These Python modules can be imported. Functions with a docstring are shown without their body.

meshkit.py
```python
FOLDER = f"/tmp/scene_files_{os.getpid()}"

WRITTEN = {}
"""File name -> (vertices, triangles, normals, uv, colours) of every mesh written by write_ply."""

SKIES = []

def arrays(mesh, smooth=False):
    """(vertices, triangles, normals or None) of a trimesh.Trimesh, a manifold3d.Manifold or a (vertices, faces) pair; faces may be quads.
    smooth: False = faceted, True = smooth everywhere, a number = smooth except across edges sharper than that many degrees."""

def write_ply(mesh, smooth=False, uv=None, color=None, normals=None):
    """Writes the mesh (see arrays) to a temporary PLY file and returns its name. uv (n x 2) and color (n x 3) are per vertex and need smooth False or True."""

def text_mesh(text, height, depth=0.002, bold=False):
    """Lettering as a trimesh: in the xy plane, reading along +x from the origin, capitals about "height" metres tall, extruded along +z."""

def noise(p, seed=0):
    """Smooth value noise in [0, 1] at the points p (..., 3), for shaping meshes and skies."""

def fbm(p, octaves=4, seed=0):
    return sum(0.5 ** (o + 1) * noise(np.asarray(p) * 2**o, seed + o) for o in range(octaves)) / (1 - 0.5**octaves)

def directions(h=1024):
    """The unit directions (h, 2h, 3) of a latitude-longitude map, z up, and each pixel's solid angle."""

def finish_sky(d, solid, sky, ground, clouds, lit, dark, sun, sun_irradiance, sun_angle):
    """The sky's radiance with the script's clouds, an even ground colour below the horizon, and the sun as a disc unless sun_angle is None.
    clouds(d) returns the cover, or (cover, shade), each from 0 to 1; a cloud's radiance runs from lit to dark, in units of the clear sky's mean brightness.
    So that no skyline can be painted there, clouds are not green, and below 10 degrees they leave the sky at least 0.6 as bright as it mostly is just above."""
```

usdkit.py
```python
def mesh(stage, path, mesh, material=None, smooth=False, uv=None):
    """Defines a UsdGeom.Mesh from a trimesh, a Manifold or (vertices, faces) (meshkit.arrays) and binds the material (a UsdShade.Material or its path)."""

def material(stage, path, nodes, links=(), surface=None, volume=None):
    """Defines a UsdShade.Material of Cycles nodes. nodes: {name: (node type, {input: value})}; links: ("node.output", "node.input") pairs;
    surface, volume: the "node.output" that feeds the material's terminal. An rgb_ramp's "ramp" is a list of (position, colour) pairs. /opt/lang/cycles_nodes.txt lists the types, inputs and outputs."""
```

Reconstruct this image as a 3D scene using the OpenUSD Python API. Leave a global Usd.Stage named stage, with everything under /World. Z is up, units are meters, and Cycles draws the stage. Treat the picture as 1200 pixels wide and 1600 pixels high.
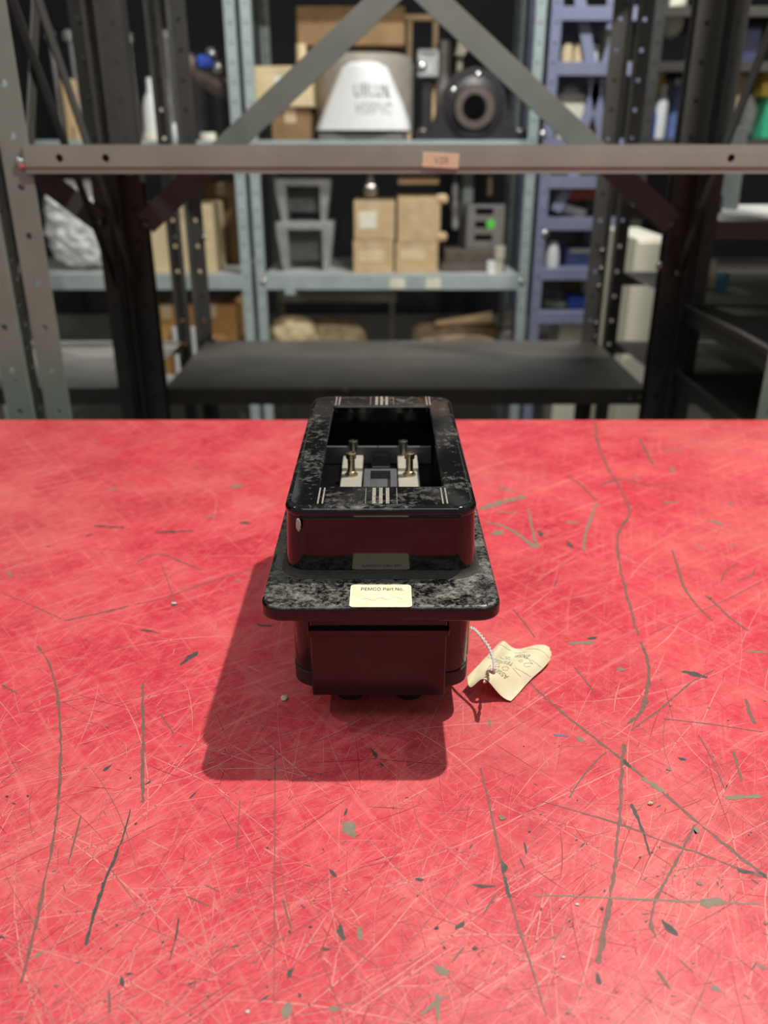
import math, random, numpy as np, trimesh, manifold3d as m3, usdkit, meshkit
from pxr import Usd, UsdGeom, UsdLux, Gf, Sdf, UsdShade

stage = Usd.Stage.CreateInMemory()
world = UsdGeom.Xform.Define(stage, '/World')
stage.SetDefaultPrim(world.GetPrim())
UsdGeom.Scope.Define(stage, '/World/Looks')

# ------------------------------------------------------------------ camera, lamps, exposure
H = 0.325                      # lens above the bench top
F = 1300.0                     # focal length in pixels of the 1200 x 1600 frame
PITCH = math.radians(24.04)    # looking down
cam = UsdGeom.Camera.Define(stage, '/World/camera')
cam.AddTranslateOp().Set(Gf.Vec3d(0, 0, H))
cam.AddRotateXOp().Set(90 - math.degrees(PITCH))
cam.CreateFocalLengthAttr(6.86)
cam.CreateHorizontalApertureAttr(6.86 * 1200 / F)
cam.CreateVerticalApertureAttr(6.86 * 1600 / F)
cam.CreateFStopAttr(1.6)
cam.CreateFocusDistanceAttr(0.47)
cam.CreateClippingRangeAttr(Gf.Vec2f(0.02, 100))
cam.CreateExposureAttr(0.0)

def lamp(name, pos, radius, power, color):
    l = UsdLux.SphereLight.Define(stage, '/World/' + name)
    l.AddTranslateOp().Set(Gf.Vec3d(*pos))
    l.CreateRadiusAttr(radius); l.CreateIntensityAttr(power / (radius * radius)); l.CreateColorAttr(Gf.Vec3f(*color))
    return l
WARM = (1.0, 0.955, 0.88)
COOL = (0.95, 0.98, 1.0)
lamp('bench_lamp', (0.53, 0.735, 1.65), 0.015, 3.0, WARM)      # the lamp over the bench
lamp('side_lamp', (-1.95, 0.80, 2.25), 0.03, 1.1, WARM)        # the next one along, to the left
lamp('aisle_lamp', (0.55, 2.20, 1.95), 0.04, 4.2, COOL)        # over the aisle behind the racks
panel = UsdLux.RectLight.Define(stage, '/World/fill_panel')       # unseen broad cool panel, added for fill and rim highlights
panel.AddTranslateOp().Set(Gf.Vec3d(-.1, -.45, 2.1)); panel.CreateWidthAttr(1.6); panel.CreateHeightAttr(1.0)
panel.CreateIntensityAttr(2.0); panel.CreateColorAttr(Gf.Vec3f(.90, .97, 1.0))
dome = UsdLux.DomeLight.Define(stage, '/World/ambient')
dome.CreateIntensityAttr(0.07); dome.CreateColorAttr(Gf.Vec3f(1.0, 0.96, 0.9))

# ------------------------------------------------------------------ helpers
SP, CP = math.sin(PITCH), math.cos(PITCH)
def ray(px, py):
    u, v = (px - 600) / F, (py - 800) / F
    return np.array([u, CP - v * SP, -SP - v * CP])
def at(px, py, Y):                # the point seen at a pixel, on the upright plane y = Y
    d = ray(px, py); return np.array([0, 0, H]) + d * (Y / d[1])
def onz(px, py, z=0.0):           # the point seen at a pixel, at the height z
    d = ray(px, py); return np.array([0, 0, H]) + d * ((z - H) / d[2])
def rect(x0, y0, x1, y1, Y):      # (x0, x1, z0, z1) of a pixel box on the plane y = Y
    ym = (y0 + y1) / 2
    return at(x0, ym, Y)[0], at(x1, ym, Y)[0], at(600, y1, Y)[2], at(600, y0, Y)[2]

used = {}
def numbered(parent, name):
    k = (str(parent), name); n = used.get(k, 0); used[k] = n + 1
    return name if n == 0 else f'{name}_{n:03d}'
ORIGIN = {}
def tag(prim, label, cat=None, group=None, kind=None):
    p = prim.GetPrim() if hasattr(prim, 'GetPrim') else prim
    if label: p.SetCustomDataByKey('label', label)
    if cat: p.SetCustomDataByKey('category', cat)
    if group: p.SetCustomDataByKey('group', group)
    if kind: p.SetCustomDataByKey('kind', kind)
    return p
def thing(name, label, cat, loc, group=None, kind=None):
    path = '/World/' + numbered('/World', name)
    x = UsdGeom.Xform.Define(stage, path); x.AddTranslateOp().Set(Gf.Vec3d(*map(float, loc)))
    ORIGIN[path] = np.array(loc, float)
    tag(x, label, cat, group, kind)
    return path
def tri(mesh):
    if isinstance(mesh, m3.Manifold):
        m = mesh.to_mesh(); return trimesh.Trimesh(m.vert_properties[:, :3], m.tri_verts, process=False)
    if isinstance(mesh, (list, tuple)) and isinstance(mesh[0], (trimesh.Trimesh, m3.Manifold)):
        return trimesh.util.concatenate([tri(m) for m in mesh])
    return mesh
def part(parent, name, mesh, mat, smooth=35, label=None, kind=None):
    mesh = tri(mesh).copy()
    path = parent + '/' + numbered(parent, name)
    mesh.apply_translation(-ORIGIN[parent]); ORIGIN[path] = ORIGIN[parent]
    m = usdkit.mesh(stage, path, mesh, LOOK[mat], smooth)
    tag(m, label, kind=kind)
    return path
def single(name, label, cat, mesh, mat, group=None, kind=None, smooth=35):
    mesh = tri(mesh).copy(); b = mesh.bounds
    loc = np.array([(b[0][0] + b[1][0]) / 2, (b[0][1] + b[1][1]) / 2, b[0][2]])
    path = '/World/' + numbered('/World', name)
    mesh.apply_translation(-loc); ORIGIN[path] = loc
    m = usdkit.mesh(stage, path, mesh, LOOK[mat], smooth)
    UsdGeom.Xformable(m).AddTranslateOp().Set(Gf.Vec3d(*map(float, loc)))
    tag(m, label, cat, group, kind)
    return path

def bx(x0, x1, y0, y1, z0, z1, b=0.001):          # a box with chamfered edges
    b = min(b, (x1 - x0) * .4, (y1 - y0) * .4, (z1 - z0) * .4)
    P = []
    for x, sx in ((x0, 1), (x1, -1)):
        for y, sy in ((y0, 1), (y1, -1)):
            for z, sz in ((z0, 1), (z1, -1)):
                P += [(x + sx * b, y + sy * b, z), (x + sx * b, y, z + sz * b), (x, y + sy * b, z + sz * b)]
    return tri(m3.Manifold.hull_points(np.array(P, np.float32)))
def man(mesh):
    return m3.Manifold(m3.Mesh(np.asarray(mesh.vertices, np.float32), np.asarray(mesh.faces, np.uint32)))
def mbox(x0, x1, y0, y1, z0, z1):
    return m3.Manifold.cube((x1 - x0, y1 - y0, z1 - z0)).translate((x0, y0, z0))
def cyl(p, q, r, n=20, r2=None):                  # cylinder or cone between two points
    p, q = np.array(p, float), np.array(q, float)
    return tube([p, q], [r, r if r2 is None else r2], n)
def tube(pts, radii, n=12, cap=True):
    pts = np.asarray(pts, float); radii = np.broadcast_to(radii, len(pts))
    T = np.gradient(pts, axis=0); T /= np.linalg.norm(T, axis=1, keepdims=True) + 1e-12
    ref = np.array([0, 0, 1.0]) if abs(T[0][2]) < .9 else np.array([1.0, 0, 0])
    V = []
    A = np.cross(T[0], ref); A /= np.linalg.norm(A)
    for p, t, r in zip(pts, T, radii):
        A = A - t * A.dot(t); A /= np.linalg.norm(A); B = np.cross(t, A)
        a = np.linspace(0, 2 * np.pi, n, endpoint=False)
        V.append(p + r * (np.cos(a)[:, None] * A + np.sin(a)[:, None] * B))
    m = len(pts); V = np.vstack(V); Fc = []
    for i in range(m - 1):
        for j in range(n):
            a, b = i * n + j, i * n + (j + 1) % n
            Fc += [(a, b, b + n), (a, b + n, a + n)]
    if cap:
        c0, c1 = len(V), len(V) + 1
        V = np.vstack([V, pts[0], pts[-1]])
        for j in range(n):
            Fc += [(c0, (j + 1) % n, j), (c1, (m - 1) * n + j, (m - 1) * n + (j + 1) % n)]
    return trimesh.Trimesh(V, np.array(Fc), process=False)
def lathe(profile, loc, n=32, axis='z'):
    m = trimesh.creation.revolve(np.array(profile, float), sections=n)
    if axis == 'y': m.apply_transform(trimesh.transformations.rotation_matrix(math.pi / 2, [1, 0, 0]))   # profile's height runs towards -y
    m.apply_translation(loc); return m
def dome(p, r, direction=(0, -1, 0), n=10):       # a bolt's rounded head on a face
    d = np.array(direction, float); p = np.array(p, float)
    s = np.linspace(0, 1, 5)
    pts = [p + d * r * .6 * math.sin(a * math.pi / 2) for a in s]
    return tube(pts, [r * max(.12, math.cos(a * math.pi / 2)) for a in s], n)
def bar(p, q, width, thick, facing):              # a flat bar from p to q whose broad side faces 'facing'
    p, q, n = np.array(p, float), np.array(q, float), np.array(facing, float)
    t = (q - p); L = np.linalg.norm(t); t /= L; n = n - t * n.dot(t); n /= np.linalg.norm(n); s = np.cross(n, t)
    b = bx(0, L, -width / 2, width / 2, -thick / 2, thick / 2, .0008)
    M = np.eye(4); M[:3, 0], M[:3, 1], M[:3, 2], M[:3, 3] = t, s, n, p
    b.apply_transform(M); return b
def rrect(cx, cy, hx, hy, r, z, k=7):             # ring of a rounded rectangle
    out = []
    for sx, sy, a0 in ((1, 1, 0), (-1, 1, 90), (-1, -1, 180), (1, -1, 270)):
        for a in np.radians(a0 + np.linspace(0, 90, k)):
            out.append((cx + sx * (hx - r) + r * math.cos(a), cy + sy * (hy - r) + r * math.sin(a), z))
    return np.array(out)
def loft(rings, cap0=True, cap1=True):
    n = len(rings[0]); V = np.vstack(rings); Fc = []
    for i in range(len(rings) - 1):
        for j in range(n):
            a, b = i * n + j, i * n + (j + 1) % n
            Fc += [(a, b, b + n), (a, b + n, a + n)]
    if cap0: V = np.vstack([V, rings[0].mean(0)]); Fc += [(len(V) - 1, (j + 1) % n, j) for j in range(n)]
    if cap1:
        V = np.vstack([V, rings[-1].mean(0)]); o = (len(rings) - 1) * n
        Fc += [(len(V) - 1, o + j, o + (j + 1) % n) for j in range(n)]
    return trimesh.Trimesh(V, np.array(Fc), process=False)
def lumpy(mesh, amp, scale, seed):
    mesh = mesh.copy(); n = mesh.vertex_normals
    mesh.vertices = mesh.vertices + n * ((meshkit.fbm(mesh.vertices * scale, 3, seed) - .5) * 2 * amp)[:, None]
    return mesh
def blob(c, size, amp, scale, seed, sub=4):
    m = trimesh.creation.icosphere(sub, 1.0)
    m.vertices = np.sign(m.vertices) * np.abs(m.vertices) ** .7
    m.vertices *= np.array(size) / 2
    m.vertices += c
    return lumpy(m, amp, scale, seed)

# ------------------------------------------------------------------ materials
LOOK = {}
def mat(name, nodes, links, surface='p.BSDF'):
    LOOK[name] = usdkit.material(stage, '/World/Looks/' + name, nodes, links, surface=surface)
def plain(name, c, rough=.5, metal=0.0, vary=.25, scale=40, bump=.0, spec=.5, dark=None, extra=None):
    """A colour with a soft mottled variation."""
    c = np.array(c, float); d = np.array(dark, float) if dark is not None else c * (1 - vary)
    nodes = {'g': ('geometry', {}), 'n': ('noise_texture', {'scale': scale, 'detail': 5.0, 'roughness': .6}),
             'r': ('rgb_ramp', {'ramp': [(.3, d), (.7, c)]}),
             'p': ('principled_bsdf', {'roughness': rough, 'metallic': metal, 'specular_ior_level': spec, **(extra or {})})}
    links = [('g.position', 'n.vector'), ('n.fac', 'r.fac'), ('r.color', 'p.base_color')]
    if bump:
        nodes['b'] = ('bump', {'strength': .4, 'distance': bump}); links += [('n.fac', 'b.height'), ('b.normal', 'p.normal')]
    mat(name, nodes, links)

# worn red paint of the bench: red rubbed to pink in fine streaks, brown grime and specks
def streak(nm, rot, sx, sy, lo, hi, loc):
    return ({'m' + nm: ('mapping', {'mapping_type': 'texture', 'rotation': (0, 0, rot), 'scale': (1 / sx, 1 / sy, 1), 'location': loc}), 'n' + nm: ('noise_texture', {'scale': 1.0, 'detail': 6.0, 'roughness': .65}),
             'r' + nm: ('rgb_ramp', {'ramp': [(lo, (0, 0, 0)), (hi, (1, 1, 1))]}), 'k' + nm: ('math', {'math_type': 'multiply'})},
            [('wp.vector', f'm{nm}.vector'), (f'm{nm}.vector', f'n{nm}.vector'), (f'n{nm}.fac', f'r{nm}.fac'), (f'r{nm}.color', f'k{nm}.value1')])
nodes = {'g': ('geometry', {}), 'wn': ('noise_texture', {'scale': 6.0, 'detail': 2.0}), 'wp': ('vector_math', {'math_type': 'multiply_add', 'vector2': (.016, .016, .0)}),
    'n1': ('noise_texture', {'scale': 11.0, 'detail': 9.0, 'roughness': .7}), 'r1': ('rgb_ramp', {'ramp': [(.32, (.52, .012, .034)), (.48, (.68, .044, .072)), (.66, (.80, .125, .130))]}),
    'nf': ('noise_texture', {'scale': 330.0, 'detail': 5.0, 'roughness': .75}), 'rf': ('rgb_ramp', {'ramp': [(.54, (0, 0, 0)), (.70, (1, 1, 1))]}),
    'nm': ('noise_texture', {'scale': 130.0, 'detail': 8.0, 'roughness': .75}), 'rm': ('rgb_ramp', {'ramp': [(.46, (0, 0, 0)), (.66, (1, 1, 1))]}),
    'ng': ('noise_texture', {'scale': 3.4, 'detail': 8.0, 'roughness': .62}), 'rg': ('rgb_ramp', {'ramp': [(.47, (0, 0, 0)), (.72, (1, 1, 1))]}),
    'wf': ('math', {'math_type': 'multiply', 'value2': .55}), 'wm': ('math', {'math_type': 'multiply', 'value2': .42}), 'wg': ('math', {'math_type': 'multiply', 'value2': .36}),
    'xm': ('mix', {'color2': (.86, .20, .19)}), 'xf': ('mix', {'color2': (.40, .17, .14)}), 'xg': ('mix', {'color2': (.56, .27, .20)}),
    'b': ('bump', {'strength': .25, 'distance': .0004}), 'p': ('principled_bsdf', {'roughness': .40, 'specular_ior_level': .5})}
links = [('g.position', 'wn.vector'), ('wn.color', 'wp.vector1'), ('g.position', 'wp.vector3'), ('g.position', 'n1.vector'), ('n1.fac', 'r1.fac'), ('g.position', 'nf.vector'), ('nf.fac', 'rf.fac'),
    ('g.position', 'nm.vector'), ('nm.fac', 'rm.fac'), ('g.position', 'ng.vector'), ('ng.fac', 'rg.fac'), ('rf.color', 'wf.value1'), ('rm.color', 'wm.value1'), ('rg.color', 'wg.value1'),
    ('r1.color', 'xg.color1'), ('wg.value', 'xg.fac'), ('xg.color', 'xm.color1'), ('wm.value', 'xm.fac'), ('nf.fac', 'b.height'), ('b.normal', 'p.normal')]
prev = 'xm.color'
for nm, rot, sx, sy, lo, hi, w, col in (('a', .65, 10, 150, .54, .70, .55, (.90, .25, .23)), ('c', -.95, 9, 190, .55, .72, .50, (.88, .22, .21)), ('d', 1.30, 12, 260, .55, .72, .45, (.89, .24, .22)),
                                   ('e', 2.35, 8, 110, .56, .74, .40, (.62, .03, .05)), ('h', .30, 14, 420, .56, .70, .45, (.45, .12, .10))):
    a, b = streak(nm, rot, sx, sy, lo, hi, (rot * 3, 1.7, 0)); a['k' + nm][1]['value2'] = w; a['x' + nm] = ('mix', {'color2': col})
    nodes.update(a); links += b + [(prev, f'x{nm}.color1'), (f'k{nm}.value', f'x{nm}.fac')]; prev = f'x{nm}.color'
links += [(prev, 'xf.color1'), ('wf.value', 'xf.fac'), ('xf.color', 'p.base_color')]
mat('red_paint', nodes, links)
plain('mark_dark', (.10, .095, .09), .55, scale=400, vary=.5)
plain('mark_brown', (.27, .13, .105), .55, scale=300, vary=.35)
plain('mark_green', (.30, .24, .17), .6, scale=200, vary=.3)
plain('mark_blue', (.16, .17, .42), .6)
plain('scratch_pink', (.90, .32, .29), .5, scale=120, vary=.3)
plain('scratch_deep', (.42, .03, .035), .5, scale=120, vary=.3)

# glossy black moulding; dust lies on its upward faces
def dusty(name, base, dust, lo, hi, scale, rough):
    mat(name, {
        'g': ('geometry', {}), 'sx': ('separate_xyz', {}),
        'up': ('map_range', {'range_type': 'smoothstep', 'from_min': .35, 'from_max': .92, 'to_min': 0.0, 'to_max': 1.0, 'clamp': True}),
        'n': ('noise_texture', {'scale': scale, 'detail': 9.0, 'roughness': .7, 'distortion': .4}),
        'n2': ('noise_texture', {'scale': scale * .22, 'detail': 3.0}),
        'ad': ('math', {'math_type': 'multiply_add', 'value2': .45, 'value3': -.225}), 'su': ('math', {'math_type': 'add'}),
        'r': ('rgb_ramp', {'ramp': [(lo, (0, 0, 0)), (hi, (1, 1, 1))]}), 'm': ('math', {'math_type': 'multiply'}),
        'c': ('mix', {'color1': base, 'color2': dust}),
        'rr': ('map_range', {'from_min': 0.0, 'from_max': 1.0, 'to_min': rough, 'to_max': .8}),
        'p': ('principled_bsdf', {'specular_ior_level': .5})},
        [('g.normal', 'sx.vector'), ('sx.z', 'up.value'), ('g.position', 'n.vector'), ('g.position', 'n2.vector'), ('n2.fac', 'ad.value1'), ('n.fac', 'su.value1'), ('ad.value', 'su.value2'),
         ('su.value', 'r.fac'), ('r.color', 'm.value1'), ('up.result', 'm.value2'), ('m.value', 'c.fac'), ('c.color', 'p.base_color'), ('m.value', 'rr.value'), ('rr.result', 'p.roughness')])
dusty('black_dusty', (.006, .006, .007), (.22, .205, .18), .51, .86, 170, .07)
dusty('flange_dusty', (.006, .006, .007), (.26, .245, .215), .41, .72, 330, .09)
plain('black_plain', (.008, .007, .008), .16, scale=60)
plain('black_matt', (.012, .011, .011), .55, scale=200)
plain('band_black', (.022, .020, .018), .6, scale=500, vary=.6, bump=.0005)
plain('dust_brown', (.050, .042, .032), .75, scale=300, vary=.5)
plain('dust_line', (.36, .32, .27), .85, scale=500, vary=.5)
plain('chip_white', (.6, .57, .52), .7, scale=600, vary=.4)
plain('plate_metal', (.58, .55, .47), .42, .25, scale=200, vary=.2)
plain('brass', (.62, .52, .34), .30, 1.0, scale=300, vary=.25)
plain('block_grey', (.11, .11, .115), .5, scale=200)
plain('sticker_paper', (.86, .85, .68), .55, scale=170, dark=(.78, .72, .42))
plain('tag_paper', (.84, .79, .55), .7, scale=60, dark=(.74, .64, .40))
plain('ink_black', (.03, .03, .03), .7)
plain('ink_grey', (.25, .25, .25), .8)
plain('ink_red', (.55, .16, .13), .8)
plain('string_white', (.82, .80, .76), .8, scale=600, vary=.3)
plain('crumb', (.85, .74, .42), .8, scale=500, vary=.4)
plain('white_bit', (.8, .8, .78), .5)
# racks
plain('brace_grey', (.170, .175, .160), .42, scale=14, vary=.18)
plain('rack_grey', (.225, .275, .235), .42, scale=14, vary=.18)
plain('rack_brown', (.262, .288, .250), .42, scale=14, vary=.15)
plain('lip_brown', (.16, .14, .12), .42, scale=14, vary=.15)
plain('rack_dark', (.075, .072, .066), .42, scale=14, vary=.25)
plain('shelf_dark', (.085, .076, .062), .55, scale=7, vary=.45)
plain('shelf_lit', (.30, .28, .245), .55, scale=8, vary=.3)  # lighter copy of the dark shelf, lit look put into the colour
plain('shelf_lit_bright', (.52, .50, .45), .5, scale=8, vary=.2)  # brighter again, lamplight on the right shelves put into the colour
plain('rack_pale', (.40, .47, .45), .42, scale=12, vary=.2)
plain('shelf_pale', (.50, .53, .49), .5, scale=10, vary=.25)
plain('rack_blue', (.255, .27, .38), .42, scale=12, vary=.18)
plain('bolt_steel', (.75, .73, .68), .22, 1.0, scale=100)
plain('bolt_dull', (.28, .27, .25), .3, .9, scale=100)
# goods
plain('card_tan', (.62, .44, .24), .8, scale=20, vary=.25)
plain('card_light', (.74, .58, .34), .8, scale=20, vary=.2)
plain('card_brown', (.30, .18, .08), .8, scale=12, vary=.35)
plain('card_orange', (.52, .27, .08), .8, scale=10, vary=.35)
plain('card_tape', (.62, .48, .30), .35, scale=20, vary=.15)
plain('label_white', (.82, .80, .74), .6, scale=30, vary=.15)
plain('label_cream', (.80, .76, .60), .6, scale=30, vary=.15)
plain('label_tan', (.70, .56, .36), .6, scale=30, vary=.15)
plain('cast_white', (.80, .80, .78), .55, scale=60, vary=.08)
plain('cast_shade', (.34, .30, .25), .6, scale=30, vary=.25)
plain('text_grey', (.36, .35, .33), .6)
plain('iron_black', (.030, .028, .030), .30, scale=40, vary=.4)
plain('iron_ring', (.22, .19, .165), .30, .7, scale=60, vary=.3)
plain('iron_brown', (.13, .10, .08), .4, scale=30, vary=.4)
plain('alloy', (.46, .46, .44), .45, .35, scale=30, vary=.35)
plain('alloy_dark', (.20, .20, .19), .5, .3, scale=30, vary=.4)
plain('steel_grey', (.24, .22, .20), .45, .3, scale=40, vary=.35)
plain('green_dot', (.12, .62, .08), .5)
plain('wrap', (.86, .86, .85), .10, scale=25, vary=.3, extra={'coat_weight': .6, 'coat_roughness': .05})
plain('kraft', (.68, .53, .30), .75, scale=26, vary=.5)
plain('rag_brown', (.36, .25, .15), .8, scale=26, vary=.5)
plain('wood_tan', (.62, .42, .23), .6, scale=18, vary=.25)
plain('plank_pale', (.50, .47, .38), .6, scale=18, vary=.25)
plain('blue', (.05, .12, .62), .4)
plain('blue_soft', (.14, .20, .46), .5, scale=40, vary=.4)
plain('teal', (.07, .30, .45), .4)
plain('yellow', (.85, .66, .03), .4)
plain('ochre', (.50, .36, .05), .5)
plain('green', (.04, .42, .22), .5)
plain('green_pale', (.62, .74, .50), .5, scale=50, vary=.3)
plain('red_dull', (.55, .10, .07), .5)
plain('white_plastic', (.80, .80, .77), .35, scale=30, vary=.12)
plain('grey_cloth', (.38, .40, .38), .8, scale=40, vary=.3)
plain('cream_paint', (.80, .76, .60), .5, scale=5, vary=.08)
plain('navy', (.06, .07, .14), .5, scale=20, vary=.3)
plain('silver', (.8, .8, .8), .18, 1.0, scale=80)
plain('concrete', (.22, .21, .19), .8, scale=6, vary=.3, bump=.002)
plain('wall_paint', (.012, .012, .015), .8, scale=3, vary=.3)

# ------------------------------------------------------------------ the room
FLOOR = -0.90
single('floor', 'grey concrete warehouse floor', None, bx(-5.1, 5.1, -1.0, 6.6, FLOOR - .1, FLOOR, .001), 'concrete', kind='structure')
single('wall_back', 'dark wall behind the racks', None, bx(-5, 5, 6.5, 6.6, FLOOR, 3.2, .001), 'wall_paint', kind='structure')
single('wall_left', 'dark wall far to the left', None, bx(-5.1, -5, .6, 6.6, FLOOR, 3.2, .001), 'wall_paint', kind='structure')
single('wall_right', 'dark wall far to the right', None, bx(5, 5.1, .6, 6.6, FLOOR, 3.2, .001), 'wall_paint', kind='structure')

# ------------------------------------------------------------------ the bench
BENCH_Y1 = onz(600, 655)[1]
bench = thing('workbench', 'red painted steel workbench with scratched and chipped top', 'workbench', (0, .5, FLOOR))
part(bench, 'bench_top', bx(-.95, .95, -.06, BENCH_Y1, -.035, 0, .003), 'red_paint')
for x in (-.9, .9):
    for y in (0.0, BENCH_Y1 - .08):
        part(bench, 'leg', bx(x - .03, x + .03, y - .03 + .03, y + .06, FLOOR, -.035, .002), 'rack_dark')
part(bench, 'apron', bx(-.9, .9, .02, .04, -.12, -.035, .002), 'red_paint')
part(bench, 'apron', bx(-.9, .9, BENCH_Y1 - .06, BENCH_Y1 - .04, -.12, -.035, .002), 'red_paint')

rng = np.random.default_rng(5)
def ribbon(pts, widths, z, jit=.25, step=.0015, seed=0, taper=True):
    """A flat worn stroke on the bench top, with ragged edges."""
    pts = np.asarray(pts, float)[:, :2]; widths = np.asarray(widths, float)
    s = np.r_[0, np.cumsum(np.linalg.norm(np.diff(pts, axis=0), axis=1))]
    n = int(np.clip(s[-1] / step, 4, 160)); q = np.linspace(0, s[-1], n)
    P = np.c_[np.interp(q, s, pts[:, 0]), np.interp(q, s, pts[:, 1])]
    if len(pts) > 2:
        k = max(1, n // (len(pts) * 2)); ker = np.ones(2 * k + 1) / (2 * k + 1)
        for d in (0, 1): P[:, d] = np.convolve(np.pad(P[:, d], k, 'edge'), ker, 'valid')
    W = np.interp(q, s, widths)
    T = np.gradient(P, axis=0); T /= np.linalg.norm(T, axis=1, keepdims=True) + 1e-12
    N = np.c_[-T[:, 1], T[:, 0]]
    r = np.random.default_rng(seed)
    ends = np.minimum(1, np.minimum(q, s[-1] - q) / (np.maximum(W, 1e-4) * .8) + .12) if taper else 1
    def rag(): v = np.convolve(r.normal(size=n + 4), [.2, .5, .8, .5, .2], 'valid'); return (1 + jit * v).clip(.15, 2)
    a = W / 2 * ends * rag(); b = W / 2 * ends * rag()
    V = np.vstack([np.c_[P + N * a[:, None], np.full(n, z)], np.c_[P - N * b[:, None], np.full(n, z)]])
    Fc = []
    for i in range(n - 1): Fc += [(i, n + i, n + i + 1), (i, n + i + 1, i + 1)]
    return trimesh.Trimesh(V, np.array(Fc), process=False)
CROP = {'L': (0, 1000, 2.0), 'R': (600, 1000, 2.0), 'A': (0, 650, 2.4), 'B': (700, 650, 2.4)}
def stroke(crop, pts, w, kind, i):
    ox, oy, s = CROP[crop]
    P = [onz(ox + x / s, oy + y / s) for x, y in pts]
    w = np.broadcast_to(w, len(pts)) / s
    W = []
    for (x, y), ww in zip(pts, w):
        c = onz(ox + x / s, oy + y / s); W.append(ww * np.linalg.norm(c - [0, 0, H]) / F)
    jit = .18 if np.max(w) < 4 else .33
    name = {'d': 'paint_chip', 'b': 'scratch', 'g': 'worn_patch', 'u': 'blue_mark'}[kind]
    part(bench, name, ribbon(P, W, .00006 + i * 1e-6, jit, .0012, i), {'d': 'mark_dark', 'b': 'mark_brown', 'g': 'mark_green', 'u': 'mark_blue'}[kind], smooth=False)
def spot(crop, x, y, w, kind, i):
    r = random.Random(i * 7 + 1); a = r.uniform(0, 3.14)
    h = w * r.uniform(.5, 1.0)
    stroke(crop, [(x - h * math.cos(a), y - h * math.sin(a) * .6), (x + r.uniform(-.2, .2) * w, y), (x + h * math.cos(a), y + h * math.sin(a) * .6)], [w * .5, w * .8, w * .4], kind, i)
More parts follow.
